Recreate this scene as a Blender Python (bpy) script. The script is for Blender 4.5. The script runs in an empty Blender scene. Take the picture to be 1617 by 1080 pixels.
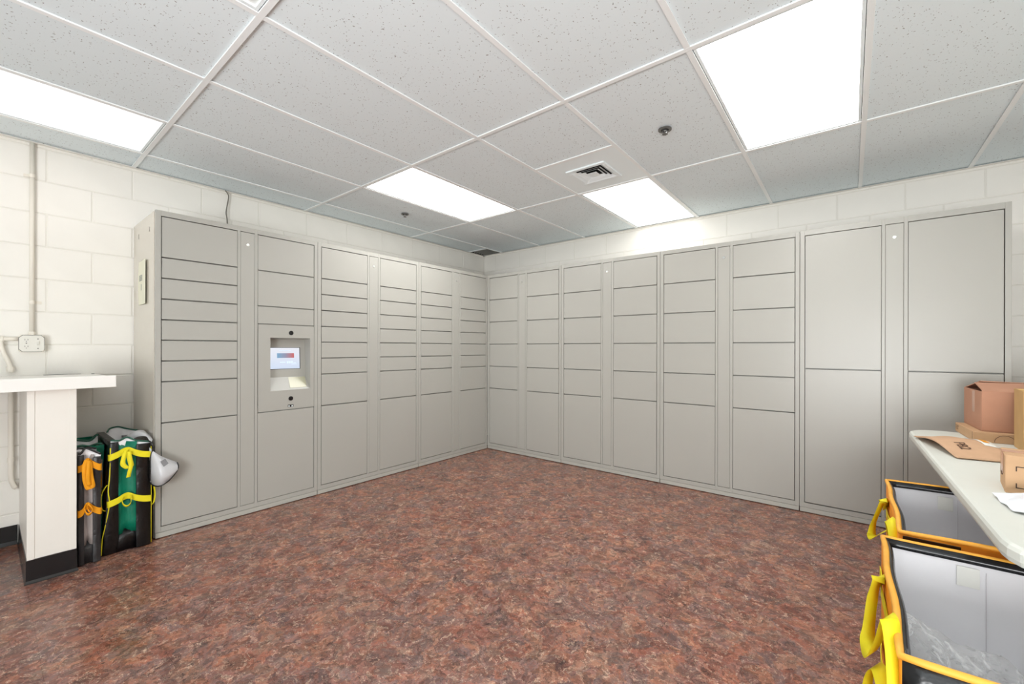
import bpy, bmesh, math, random
from mathutils import Vector, Matrix, noise
random.seed(7)
PI = math.pi
C = bpy.context.scene.collection

# ------------------------------------------------------------------ camera, world, exposure
cam_d = bpy.data.cameras.new('camera')
cam_d.sensor_width = 36.0
cam_d.sensor_fit = 'HORIZONTAL'
cam_d.lens = 14.868
cam_d.shift_y = 0.00563
cam_d.clip_start = 0.02
cam = bpy.data.objects.new('camera', cam_d)
C.objects.link(cam)
cam.matrix_world = (Matrix.Translation((3.2823, -3.6486, 1.1663)) @ Matrix.Rotation(0.6746, 4, 'Z')
                    @ Matrix.Rotation(PI/2, 4, 'X') @ Matrix.Rotation(0.0018, 4, 'Z'))
bpy.context.scene.camera = cam

world = bpy.data.worlds.new('world')
bpy.context.scene.world = world
world.use_nodes = True
world.node_tree.nodes['Background'].inputs[0].default_value = (0.9, 0.95, 1.0, 1)
world.node_tree.nodes['Background'].inputs[1].default_value = 0.0

vs = bpy.context.scene.view_settings
vs.view_transform = 'Standard'
vs.look = 'None'
vs.gamma = 1.0
vs.use_curve_mapping = False
vs.exposure = 0.14
LAMP = 9.0            # radiance of the ceiling panels
FILL = 124.0          # added unseen area lamp behind the camera, stands in for bounced light
fd = bpy.data.lights.new('added_rear_fill', 'AREA')
fd.shape = 'RECTANGLE'; fd.size = 1.4; fd.size_y = 1.2; fd.energy = FILL; fd.color = (0.95, 0.968, 0.985)
fill = bpy.data.objects.new('added_rear_fill', fd)
C.objects.link(fill)
fd.spread = math.radians(165)
fill.location = (3.55, -5.8, 0.9)
fill.rotation_euler = (Vector((2.95, -3.2, 2.8))-Vector(fill.location)).to_track_quat('-Z', 'Y').to_euler()

# ------------------------------------------------------------------ helpers
def lin(c):
    c /= 255.0
    return c/12.92 if c <= 0.04045 else ((c+0.055)/1.055)**2.4
def rgb(r, g, b):
    return (lin(r), lin(g), lin(b), 1.0)

class Nodes:
    def __init__(s, name):
        s.m = bpy.data.materials.new(name)
        s.m.use_nodes = True
        s.t = s.m.node_tree
        s.b = s.t.nodes['Principled BSDF']
    def n(s, kind, **kw):
        nd = s.t.nodes.new(kind)
        for k, v in kw.items():
            if k in nd.inputs: nd.inputs[k].default_value = v
            else: setattr(nd, k, v)
        return nd
    def l(s, a, b): s.t.links.new(a, b)

def mat(name, col, rough=0.5, spec=0.5, metal=0.0, var=0.0, vscale=8.0, bump=0.0, bscale=60.0, bdist=0.002, alpha=1.0, trans=0.0, coat=0.0):
    """plain procedural paint / cloth / metal: colour with slight mottling and a fine relief"""
    N = Nodes(name); b = N.b
    b.inputs['Base Color'].default_value = col
    b.inputs['Roughness'].default_value = rough
    b.inputs['Specular IOR Level'].default_value = spec
    b.inputs['Metallic'].default_value = metal
    b.inputs['Alpha'].default_value = alpha
    b.inputs['Transmission Weight'].default_value = trans
    b.inputs['Coat Weight'].default_value = coat
    tc = N.n('ShaderNodeTexCoord')
    if var:
        nz = N.n('ShaderNodeTexNoise', Scale=vscale, Detail=4.0)
        N.l(tc.outputs['Object'], nz.inputs['Vector'])
        rp = N.n('ShaderNodeValToRGB')
        rp.color_ramp.elements[0].position = 0.3; rp.color_ramp.elements[1].position = 0.7
        rp.color_ramp.elements[0].color = tuple(c*(1-var) for c in col[:3])+(1,)
        rp.color_ramp.elements[1].color = tuple(min(1, c*(1+var)) for c in col[:3])+(1,)
        N.l(nz.outputs['Fac'], rp.inputs['Fac']); N.l(rp.outputs['Color'], b.inputs['Base Color'])
    if bump:
        nb = N.n('ShaderNodeTexNoise', Scale=bscale, Detail=3.0)
        N.l(tc.outputs['Object'], nb.inputs['Vector'])
        bp = N.n('ShaderNodeBump', Strength=bump, Distance=bdist)
        N.l(nb.outputs['Fac'], bp.inputs['Height']); N.l(bp.outputs['Normal'], b.inputs['Normal'])
    return N.m

def emis(name, col, s):
    N = Nodes(name)
    N.b.inputs['Base Color'].default_value = col
    N.b.inputs['Emission Color'].default_value = col
    N.b.inputs['Emission Strength'].default_value = s
    return N.m

def link(o, parent=None):
    C.objects.link(o)
    if parent is not None: o.parent = parent
    return o

def mk(name, bm, m, parent=None, off=None, smooth=False, solid=0.0, bevel=0.0, sub=0):
    """one bmesh -> one object; off = world point that becomes the local origin"""
    if off is not None:
        bmesh.ops.translate(bm, verts=bm.verts, vec=-Vector(off))
    bmesh.ops.recalc_face_normals(bm, faces=bm.faces)
    me = bpy.data.meshes.new(name)
    bm.to_mesh(me); bm.free()
    if smooth:
        for p in me.polygons: p.use_smooth = True
    me.materials.append(m)
    o = bpy.data.objects.new(name, me)
    if off is not None and parent is None: o.location = off
    link(o, parent)
    if solid:
        s = o.modifiers.new('solidify', 'SOLIDIFY'); s.thickness = solid; s.offset = 0
    if sub:
        s = o.modifiers.new('subdivision', 'SUBSURF'); s.levels = sub; s.render_levels = sub
    if bevel:
        s = o.modifiers.new('bevel', 'BEVEL'); s.width = bevel; s.segments = 2; s.limit_method = 'ANGLE'
    return o

def box(bm, x0, x1, y0, y1, z0, z1, bev=0.0):
    r = bmesh.ops.create_cube(bm, size=1.0)
    for v in r['verts']:
        v.co = Vector(((x0+x1)/2+v.co.x*(x1-x0), (y0+y1)/2+v.co.y*(y1-y0), (z0+z1)/2+v.co.z*(z1-z0)))
    if bev:
        es = list({e for v in r['verts'] for e in v.link_edges})
        bmesh.ops.bevel(bm, geom=es, offset=bev, segments=1, affect='EDGES')
def bx(*a, bev=0.0):
    bm = bmesh.new(); box(bm, *a, bev=bev); return bm

def prism(bm, pts, axis, a, b):
    """polygon of 2-D points extruded along one axis from a to b"""
    def P(p, t):
        if axis == 'x': return (t, p[0], p[1])
        if axis == 'y': return (p[0], t, p[1])
        return (p[0], p[1], t)
    v0 = [bm.verts.new(P(p, a)) for p in pts]; v1 = [bm.verts.new(P(p, b)) for p in pts]
    n = len(pts)
    bm.faces.new(v0); bm.faces.new(list(reversed(v1)))
    for i in range(n): bm.faces.new((v0[i], v1[i], v1[(i+1) % n], v0[(i+1) % n]))

def catmull(pts, k=6, closed=False):
    pts = [Vector(p) for p in pts]; out = []; n = len(pts)
    rng = n if closed else n-1
    for i in range(rng):
        if closed: p0, p1, p2, p3 = pts[i-1], pts[i], pts[(i+1) % n], pts[(i+2) % n]
        else: p0, p1, p2, p3 = pts[max(i-1, 0)], pts[i], pts[i+1], pts[min(i+2, n-1)]
        for j in range(k):
            t = j/k
            out.append(0.5*((2*p1)+(-p0+p2)*t+(2*p0-5*p1+4*p2-p3)*t*t+(-p0+3*p1-3*p2+p3)*t**3))
    if not closed: out.append(pts[-1].copy())
    return out

def tube(bm, pts, r, n=8, closed=False, smooth=0):
    if smooth: pts = catmull(pts, smooth, closed)
    pts = [Vector(p) for p in pts]; m = len(pts); rings = []
    up = Vector((0, 0, 1))
    for i, p in enumerate(pts):
        if closed: t = pts[(i+1) % m]-pts[i-1]
        else: t = pts[min(i+1, m-1)]-pts[max(i-1, 0)]
        t.normalize()
        if i == 0:
            s = t.cross(up)
            if s.length < 0.1: s = t.cross(Vector((1, 0, 0)))
        else: s = s - t*s.dot(t)
        s.normalize(); w = t.cross(s)
        rings.append([bm.verts.new(p+(s*math.cos(2*PI*k/n)+w*math.sin(2*PI*k/n))*r) for k in range(n)])
    for i in range(m if closed else m-1):
        a, b = rings[i], rings[(i+1) % m]
        for k in range(n): bm.faces.new((a[k], a[(k+1) % n], b[(k+1) % n], b[k]))
    if not closed:
        bm.faces.new(rings[0]); bm.faces.new(list(reversed(rings[-1])))

def ribbon(bm, pts, w, smooth=6):
    """flat strap along pts; w = width vector (or list of vectors)"""
    P = catmull(pts, smooth) if smooth else [Vector(p) for p in pts]
    if isinstance(w, (tuple, Vector)): W = [Vector(w)]*len(P)
    else: W = catmull(w, smooth)
    prev = None
    for p, q in zip(P, W):
        a, b = bm.verts.new(p-q/2), bm.verts.new(p+q/2)
        if prev: bm.faces.new((prev[0], prev[1], b, a))
        prev = (a, b)

def webbing(bm, pts, w, base=(0.62, 0.62, 0.45)):
    """strap of constant width whose broad side keeps turning with the path"""
    P = catmull(pts, 8); prev = None
    for i, p in enumerate(P):
        t = (P[min(i+1, len(P)-1)]-P[max(i-1, 0)]).normalized()
        q = Vector(base); q = (q-t*q.dot(t)).normalized()*w
        a, b = bm.verts.new(p-q/2), bm.verts.new(p+q/2)
        if prev: bm.faces.new((prev[0], prev[1], b, a))
        prev = (a, b)

def loft(bm, curves, closed=False):
    rows = [[bm.verts.new(p) for p in c] for c in curves]
    for a, b in zip(rows, rows[1:]):
        n = len(a)
        for i in range(n if closed else n-1):
            bm.faces.new((a[i], a[(i+1) % n], b[(i+1) % n], b[i]))
    return rows

def disc(bm, c, r, axis='z', h=0.004, n=20, r2=None):
    M = {'z': Matrix.Identity(4), 'y': Matrix.Rotation(PI/2, 4, 'X'), 'x': Matrix.Rotation(PI/2, 4, 'Y')}[axis]
    bmesh.ops.create_cone(bm, cap_ends=True, segments=n, radius1=r, radius2=r if r2 is None else r2, depth=h,
                          matrix=Matrix.Translation(c) @ M)

def ring(bm, c, r0, r1, h, n=24):
    """flat ring lying in the xy plane, thickness h"""
    vs_ = []
    for k in range(n):
        a = 2*PI*k/n
        vs_.append([bm.verts.new((c[0]+r*math.cos(a), c[1]+r*math.sin(a), c[2]+z)) for r, z in ((r0, 0), (r1, 0), (r1, h), (r0, h))])
    for k in range(n):
        a, b = vs_[k], vs_[(k+1) % n]
        for i in range(4): bm.faces.new((a[i], a[(i+1) % 4], b[(i+1) % 4], b[i]))

cache = {}
def piece(name, dims, loc, m, parent, bev=0.001):
    """box piece sharing its mesh with every piece of the same size and material"""
    key = (name, tuple(round(d, 4) for d in dims), m.name)
    if key not in cache:
        bm = bx(-dims[0]/2, dims[0]/2, -dims[1]/2, dims[1]/2, -dims[2]/2, dims[2]/2, bev=bev)
        bmesh.ops.recalc_face_normals(bm, faces=bm.faces)
        me = bpy.data.meshes.new(name); bm.to_mesh(me); bm.free(); me.materials.append(m)
        cache[key] = me
    o = bpy.data.objects.new(name, cache[key]); o.location = loc
    return link(o, parent)

def thing(name, label, cat, loc=(0, 0, 0), rotz=0.0, group=None):
    o = bpy.data.objects.new(name, None)
    o.empty_display_size = 0.1
    o.location = loc; o.rotation_euler = (0, 0, rotz)
    C.objects.link(o)
    o['label'] = label; o['category'] = cat
    if group: o['group'] = group
    return o
def tag(o, label, cat, group=None):
    o['label'] = label; o['category'] = cat
    if group: o['group'] = group
    return o
def struct(o):
    o['kind'] = 'structure'; return o

# ------------------------------------------------------------------ materials
M = {}
M['locker'] = mat('locker_paint', rgb(176, 175, 168), rough=0.33, spec=0.45, var=0.012, vscale=2.5, bump=0.10, bscale=420, bdist=0.0006)
M['plinth'] = mat('plinth_paint', rgb(182, 181, 173), rough=0.35, spec=0.4, var=0.015, vscale=5)
M['side'] = mat('side_panel_paint', rgb(206, 199, 186), rough=0.07, spec=0.75, var=0.015, vscale=4)
M['wall'] = mat('block_paint', rgb(241, 238, 231), rough=0.55, spec=0.3, var=0.015, vscale=5, bump=0.22, bscale=90, bdist=0.002)
M['mortar'] = mat('mortar_paint', rgb(233, 230, 222), rough=0.7, spec=0.2, var=0.02, vscale=12, bump=0.2, bscale=120)
M['tee'] = mat('grid_paint', rgb(246, 249, 249), rough=0.45, spec=0.4)
M['white'] = mat("white_enamel", rgb(242, 250, 252), rough=0.35, spec=0.5, var=0.01)
M['counter'] = mat('counter_laminate', rgb(242, 240, 235), rough=0.3, spec=0.5, var=0.012, vscale=9)
M['panel'] = mat('panel_paint', rgb(238, 234, 226), rough=0.45, spec=0.4, var=0.01, vscale=7)
M['cove'] = mat('black_rubber', rgb(22, 23, 25), rough=0.22, spec=0.6)
M['dark'] = mat('dark_void', rgb(48, 46, 44), rough=0.8, spec=0.1)
M['black'] = mat('black_plastic', rgb(24, 24, 26), rough=0.3)
M['steel'] = mat('brushed_steel', rgb(190, 190, 190), rough=0.3, metal=1.0)
M['chrome'] = mat('lock_metal', rgb(225, 225, 222), rough=0.2, metal=0.9)
M['greymetal'] = mat('grey_galvanised', rgb(120, 118, 115), rough=0.4, metal=0.8)
M['table'] = mat('table_plastic', rgb(222, 224, 216), rough=0.42, spec=0.4, var=0.01, vscale=15, bump=0.1, bscale=300, bdist=0.0006)
M['leg'] = mat('table_leg_grey', rgb(120, 122, 124), rough=0.4, metal=0.5)
M['card'] = mat('cardboard_tan', rgb(200, 163, 127), rough=0.8, spec=0.15, var=0.05, vscale=14, bump=0.1, bscale=80)
M['cardred'] = mat('cardboard_reddish', rgb(188, 141, 116), rough=0.75, spec=0.2, var=0.05, vscale=10, bump=0.1, bscale=80)
M['cardgold'] = mat('cardboard_golden', rgb(198, 161, 112), rough=0.75, spec=0.2, var=0.05, vscale=10)
M['kraft'] = mat('kraft_paper', rgb(205, 167, 135), rough=0.7, spec=0.2, var=0.05, vscale=16, bump=0.15, bscale=40)
M['tape'] = mat('clear_tape', rgb(202, 154, 126), rough=0.22, spec=0.5)
M['yellowtape'] = mat('yellow_tape', rgb(232, 190, 70), rough=0.35)
M['ink'] = mat('printed_ink', rgb(60, 40, 28), rough=0.7)
M['softink'] = mat('brown_print', rgb(96, 68, 50), rough=0.7)
M['paper'] = mat('white_paper', rgb(240, 239, 232), rough=0.7, spec=0.2)
M['poly'] = mat('white_poly', rgb(238, 240, 246), rough=0.3, spec=0.5, bump=0.2, bscale=30)
M['orange'] = mat('orange_cloth', rgb(245, 150, 35), rough=0.55, spec=0.3, var=0.12, vscale=18, bump=0.35, bscale=50, bdist=0.004)
M['binding'] = mat('amber_binding', rgb(248, 178, 70), rough=0.5, spec=0.3, var=0.10, vscale=25, bump=0.3, bscale=80)
M['strap'] = mat('yellow_webbing', rgb(236, 222, 40), rough=0.6, spec=0.25, var=0.05, vscale=30, bump=0.3, bscale=300, bdist=0.001)
M['ostrap'] = mat('orange_webbing', rgb(238, 158, 24), rough=0.6, spec=0.25, var=0.08, vscale=30, bump=0.3, bscale=300, bdist=0.001)
M['mesh'] = mat('black_vinyl', rgb(12, 12, 13), rough=0.3, spec=0.5, bump=0.5, bscale=22, bdist=0.01)
M['charcoal'] = mat('charcoal_vinyl', rgb(46, 45, 46), rough=0.35, spec=0.5, bump=0.5, bscale=25, bdist=0.01)
M['green'] = mat('green_nylon', rgb(0, 118, 90), rough=0.45, spec=0.4, var=0.12, vscale=20, bump=0.4, bscale=26, bdist=0.008)
M['greenrim'] = mat('green_binding', rgb(30, 84, 66), rough=0.5, var=0.1, vscale=20)
M['greynylon'] = mat('grey_nylon', rgb(168, 158, 154), rough=0.4, spec=0.4, var=0.06, vscale=20, bump=0.4, bscale=24, bdist=0.008)
M['liner'] = mat('white_liner', rgb(246, 244, 246), rough=0.32, spec=0.45, var=0.012, vscale=6, bump=0.25, bscale=9, bdist=0.01)
M['seam'] = mat('liner_seam', rgb(224, 219, 221), rough=0.5)
M['greyliner'] = mat('silver_liner', rgb(206, 207, 209), rough=0.3, spec=0.5, var=0.03, vscale=12, bump=0.4, bscale=22, bdist=0.006)
M['patch'] = mat('grey_print', rgb(128, 128, 130), rough=0.6)
M['fainter'] = mat('faint_print', rgb(172, 178, 182), rough=0.6)
M['paleprint'] = mat('pale_print', rgb(150, 156, 148), rough=0.6)
M['cable'] = mat('grey_cable', rgb(112, 108, 98), rough=0.5)
M['note'] = mat('cream_note', rgb(232, 230, 208), rough=0.6)
M['conduit'] = mat('painted_conduit', rgb(234, 228, 216), rough=0.45, spec=0.4)
M['outlet'] = mat('outlet_plate', rgb(226, 224, 216), rough=0.35, metal=0.2)
M['diffuser'] = emis('lamp_diffuser', (1.0, 0.99, 0.975, 1), LAMP)
M['diffuser_dim'] = emis('lamp_diffuser_dimmed', (1.0, 0.99, 0.975, 1), 1.05)  # emission turned down so the wall beside this panel stays below white
M['diffuser_mid'] = emis('lamp_diffuser_half', (1.0, 0.99, 0.975, 1), LAMP*0.30)
M['acrylic'] = mat('white_acrylic', rgb(236, 238, 236), rough=0.3)
M['glass'] = mat('scanner_glass', rgb(196, 194, 168), rough=0.22, spec=0.5, metal=0.0)

def m_floor():
    N = Nodes('marbled_vinyl'); b = N.b
    geo = N.n('ShaderNodeNewGeometry'); oi = N.n('ShaderNodeObjectInfo')
    off = N.n('ShaderNodeVectorMath', operation='SCALE'); off.inputs[0].default_value = (0.0, 0.0, 0.0)
    N.l(oi.outputs['Random'], off.inputs['Scale'])
    add = N.n('ShaderNodeVectorMath', operation='ADD')
    N.l(geo.outputs['Position'], add.inputs[0]); N.l(off.outputs[0], add.inputs[1])
    # warp
    wn = N.n('ShaderNodeTexNoise', Scale=9.0, Detail=5.0, Roughness=0.65)
    N.l(add.outputs[0], wn.inputs['Vector'])
    ws = N.n('ShaderNodeVectorMath', operation='SCALE'); ws.inputs['Scale'].default_value = 0.16
    N.l(wn.outputs['Color'], ws.inputs[0])
    w = N.n('ShaderNodeVectorMath', operation='ADD')
    N.l(add.outputs[0], w.inputs[0]); N.l(ws.outputs[0], w.inputs[1])
    # chips
    vo = N.n('ShaderNodeTexVoronoi', Scale=15.0); N.l(w.outputs[0], vo.inputs['Vector'])
    sep = N.n('ShaderNodeSeparateColor'); N.l(vo.outputs['Color'], sep.inputs[0])
    r1 = N.n('ShaderNodeValToRGB'); r1.color_ramp.interpolation = 'LINEAR'
    e = r1.color_ramp.elements
    e[0].position = 0.0; e[0].color = rgb(92, 70, 66)
    e[1].position = 1.0; e[1].color = rgb(172, 130, 108)
    for p, c in ((0.18, rgb(150, 88, 70)), (0.36, rgb(126, 102, 98)), (0.5, rgb(160, 98, 76)), (0.64, rgb(142, 110, 92)), (0.76, rgb(108, 88, 88)), (0.88, rgb(166, 112, 86))):
        x = e.new(p); x.color = c
    N.l(sep.outputs[0], r1.inputs['Fac'])
    # broad clouds
    n1 = N.n('ShaderNodeTexNoise', Scale=7.0, Detail=9.0, Roughness=0.7, Distortion=0.8)
    N.l(add.outputs[0], n1.inputs['Vector'])
    r2 = N.n('ShaderNodeValToRGB'); e = r2.color_ramp.elements
    e[0].position = 0.36; e[0].color = rgb(66, 48, 46)
    e[1].position = 0.68; e[1].color = rgb(186, 142, 118)
    for p, c in ((0.44, rgb(136, 82, 66)), (0.51, rgb(118, 96, 92)), (0.58, rgb(160, 98, 74))):
        x = e.new(p); x.color = c
    N.l(n1.outputs['Fac'], r2.inputs['Fac'])
    mx = N.n('ShaderNodeMix', data_type='RGBA'); mx.inputs['Factor'].default_value = 0.5
    N.l(r1.outputs['Color'], mx.inputs['A']); N.l(r2.outputs['Color'], mx.inputs['B'])
    # cream flecks
    n2 = N.n('ShaderNodeTexNoise', Scale=34.0, Detail=8.0, Roughness=0.75, Distortion=1.6)
    N.l(w.outputs[0], n2.inputs['Vector'])
    f2 = N.n('ShaderNodeValToRGB'); f2.color_ramp.elements[0].position = 0.535; f2.color_ramp.elements[1].position = 0.625
    f2.color_ramp.elements[1].color = (0.8, 0.8, 0.8, 1)
    N.l(n2.outputs['Fac'], f2.inputs['Fac'])
    mx2 = N.n('ShaderNodeMix', data_type='RGBA'); mx2.inputs['B'].default_value = rgb(206, 174, 150)
    N.l(f2.outputs['Color'], mx2.inputs['Factor']); N.l(mx.outputs['Result'], mx2.inputs['A'])
    # dark flecks and cracks
    n3 = N.n('ShaderNodeTexNoise', Scale=26.0, Detail=7.0, Roughness=0.72, Distortion=2.2)
    v3 = N.n('ShaderNodeVectorMath', operation='ADD'); v3.inputs[1].default_value = (3.1, 7.7, 1.3)
    N.l(w.outputs[0], v3.inputs[0]); N.l(v3.outputs[0], n3.inputs['Vector'])
    f3 = N.n('ShaderNodeValToRGB'); f3.color_ramp.elements[0].position = 0.555; f3.color_ramp.elements[1].position = 0.65
    f3.color_ramp.elements[1].color = (0.85, 0.85, 0.85, 1)
    N.l(n3.outputs['Fac'], f3.inputs['Fac'])
    mx3 = N.n('ShaderNodeMix', data_type='RGBA'); mx3.inputs['B'].default_value = rgb(50, 38, 37)
    N.l(f3.outputs['Color'], mx3.inputs['Factor']); N.l(mx2.outputs['Result'], mx3.inputs['A'])
    # small chips: each a shade lighter or darker
    vs2 = N.n('ShaderNodeTexVoronoi', Scale=52.0); N.l(w.outputs[0], vs2.inputs['Vector'])
    sp2 = N.n('ShaderNodeSeparateColor'); N.l(vs2.outputs['Color'], sp2.inputs[0])
    mr2 = N.n('ShaderNodeMapRange'); mr2.inputs['To Min'].default_value = 0.62; mr2.inputs['To Max'].default_value = 1.34
    N.l(sp2.outputs[1], mr2.inputs['Value'])
    sh = N.n('ShaderNodeVectorMath', operation='SCALE'); N.l(mx3.outputs['Result'], sh.inputs[0]); N.l(mr2.outputs['Result'], sh.inputs['Scale'])
    # thin dark cracks between the large chips
    ve = N.n('ShaderNodeTexVoronoi', Scale=13.0, feature='DISTANCE_TO_EDGE'); N.l(w.outputs[0], ve.inputs['Vector'])
    fe = N.n('ShaderNodeValToRGB'); fe.color_ramp.elements[0].color = (0.75, 0.75, 0.75, 1); fe.color_ramp.elements[1].color = (0, 0, 0, 1)
    fe.color_ramp.elements[0].position = 0.0; fe.color_ramp.elements[1].position = 0.035
    N.l(ve.outputs['Distance'], fe.inputs['Fac'])
    em = N.n('ShaderNodeMath', operation='MULTIPLY'); N.l(fe.outputs['Color'], em.inputs[0])
    mk_ = N.n('ShaderNodeMapRange'); mk_.inputs['From Min'].default_value = 0.45; mk_.inputs['From Max'].default_value = 0.6
    N.l(n2.outputs['Fac'], mk_.inputs['Value']); N.l(mk_.outputs['Result'], em.inputs[1])
    mx4 = N.n('ShaderNodeMix', data_type='RGBA'); mx4.inputs['B'].default_value = rgb(58, 44, 42)
    N.l(em.outputs[0], mx4.inputs['Factor']); N.l(sh.outputs[0], mx4.inputs['A'])
    N.l(mx4.outputs['Result'], b.inputs['Base Color'])
    nr = N.n('ShaderNodeTexNoise', Scale=2.2, Detail=3.0); N.l(geo.outputs['Position'], nr.inputs['Vector'])
    mr = N.n('ShaderNodeMapRange'); mr.inputs['From Min'].default_value = 0.3; mr.inputs['From Max'].default_value = 0.7
    mr.inputs['To Min'].default_value = 0.17; mr.inputs['To Max'].default_value = 0.28
    N.l(nr.outputs['Fac'], mr.inputs['Value']); N.l(mr.outputs['Result'], b.inputs['Roughness'])
    b.inputs['Specular IOR Level'].default_value = 0.4
    bp = N.n('ShaderNodeBump', Strength=0.12, Distance=0.002)
    N.l(n1.outputs['Fac'], bp.inputs['Height']); N.l(bp.outputs['Normal'], b.inputs['Normal'])
    return N.m
M['floor'] = m_floor()
M['subfloor'] = mat('joint_grime', rgb(58, 46, 42), rough=0.7)

def m_tile():
    N = Nodes('fissured_tile'); b = N.b
    geo = N.n('ShaderNodeNewGeometry')
    nz = N.n('ShaderNodeTexNoise', Scale=55.0, Detail=2.0)
    N.l(geo.outputs['Position'], nz.inputs['Vector'])
    s = N.n('ShaderNodeVectorMath', operation='SCALE'); s.inputs['Scale'].default_value = 0.022
    N.l(nz.outputs['Color'], s.inputs[0])
    a = N.n('ShaderNodeVectorMath', operation='ADD'); N.l(geo.outputs['Position'], a.inputs[0]); N.l(s.outputs[0], a.inputs[1])
    vo = N.n('ShaderNodeTexVoronoi', Scale=105.0); N.l(a.outputs[0], vo.inputs['Vector'])
    sc = N.n('ShaderNodeSeparateColor'); N.l(vo.outputs['Color'], sc.inputs[0])
    lt = N.n('ShaderNodeMath', operation='LESS_THAN'); lt.inputs[1].default_value = 0.66; N.l(sc.outputs[0], lt.inputs[0])
    size = N.n('ShaderNodeMath', operation='MULTIPLY'); size.inputs[1].default_value = 0.28; N.l(sc.outputs[1], size.inputs[0])
    ls = N.n('ShaderNodeMath', operation='LESS_THAN'); N.l(vo.outputs['Distance'], ls.inputs[0]); N.l(size.outputs[0], ls.inputs[1])
    pit = N.n('ShaderNodeMath', operation='MULTIPLY'); N.l(lt.outputs[0], pit.inputs[0]); N.l(ls.outputs[0], pit.inputs[1])
    mx = N.n('ShaderNodeMix', data_type='RGBA')
    mx.inputs['A'].default_value = rgb(234, 243, 246); mx.inputs['B'].default_value = rgb(150, 149, 147)
    N.l(pit.outputs[0], mx.inputs['Factor'])
    N.l(mx.outputs['Result'], b.inputs['Base Color'])
    b.inputs['Roughness'].default_value = 0.9; b.inputs['Specular IOR Level'].default_value = 0.1
    return N.m
M['tile'] = m_tile()

def m_screen():
    N = Nodes('screen_glow'); b = N.b
    tc = N.n('ShaderNodeTexCoord')
    b.inputs['Base Color'].default_value = (0.02, 0.02, 0.02, 1)
    b.inputs['Roughness'].default_value = 0.15
    gr = N.n('ShaderNodeSeparateXYZ'); N.l(tc.outputs['Generated'], gr.inputs[0])
    rp = N.n('ShaderNodeValToRGB')
    rp.color_ramp.elements[0].color = rgb(214, 228, 250); rp.color_ramp.elements[1].color = rgb(240, 242, 250)
    N.l(gr.outputs[2], rp.inputs['Fac'])
    N.l(rp.outputs['Color'], b.inputs['Emission Color']); b.inputs['Emission Strength'].default_value = 0.85
    return N.m
M['screen'] = m_screen()
def m_banner():
    N = Nodes('screen_banner'); b = N.b
    b.inputs['Base Color'].default_value = (0.02, 0.02, 0.02, 1)
    tc = N.n('ShaderNodeTexCoord'); gr = N.n('ShaderNodeSeparateXYZ'); N.l(tc.outputs['Generated'], gr.inputs[0])
    rp = N.n('ShaderNodeValToRGB'); e = rp.color_ramp.elements
    e[0].color = rgb(120, 170, 205); e[1].color = rgb(206, 100, 96)
    x = e.new(0.5); x.color = rgb(150, 150, 175)
    N.l(gr.outputs[0], rp.inputs['Fac'])
    N.l(rp.outputs['Color'], b.inputs['Emission Color']); b.inputs['Emission Strength'].default_value = 0.85
    return N.m
M['banner'] = m_banner()
M['screentext'] = emis('screen_text', rgb(176, 190, 214), 0.8)

def m_film():
    """clear crinkled poly film"""
    N = Nodes('clear_film'); t = N.t; b = N.b
    b.inputs['Base Color'].default_value = (0.97, 0.975, 0.97, 1)
    b.inputs['Roughness'].default_value = 0.10
    b.inputs['Specular IOR Level'].default_value = 1.0
    tc = N.n('ShaderNodeTexCoord')
    nz = N.n('ShaderNodeTexNoise', Scale=13.0, Detail=6.0, Roughness=0.6, Distortion=2.5); N.l(tc.outputs['Object'], nz.inputs['Vector'])
    bp = N.n('ShaderNodeBump', Strength=0.6, Distance=0.03)
    N.l(nz.outputs['Fac'], bp.inputs['Height']); N.l(bp.outputs['Normal'], b.inputs['Normal'])
    al = N.n('ShaderNodeMapRange'); al.inputs['From Min'].default_value = 0.52; al.inputs['From Max'].default_value = 0.68
    al.inputs['To Min'].default_value = 0.16; al.inputs['To Max'].default_value = 0.6
    N.l(nz.outputs['Fac'], al.inputs['Value']); N.l(al.outputs['Result'], b.inputs['Alpha'])
    return N.m
M['film'] = m_film()

# ------------------------------------------------------------------ room shell
WX, WY, RX, FY, CZ = -0.58, 0.57, 4.40, -7.20, 2.398      # left wall, back wall, right wall, front wall, ceiling grid
floor = struct(mk('floor', bx(WX-0.2, RX+0.2, FY-0.2, WY+0.2, -0.12, -0.0035), M['subfloor']))
T = 0.305
xs = [1.450+T*k for k in range(-7, 11)]
ys = [-0.160+T*k for k in range(-15, 3)]  # tiles run as far back as the view could reach
for i in range(len(xs)-1):
    for j in range(len(ys)-1):
        x0, x1 = max(xs[i], WX), min(xs[i+1], RX)
        y0, y1 = max(ys[j], FY), min(ys[j+1], WY)
        if x1-x0 < 0.02 or y1-y0 < 0.02: continue
        if x1 < -0.02 and y0 > -2.98: continue          # under the left lockers
        if y0 > 0.02 and x1 < 3.98: continue            # under the right lockers
        piece('floor_tile', (x1-x0-0.0004, y1-y0-0.0004, 0.0035), ((x0+x1)/2, (y0+y1)/2, -0.00175), M['floor'], floor, bev=0.0002)

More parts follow.
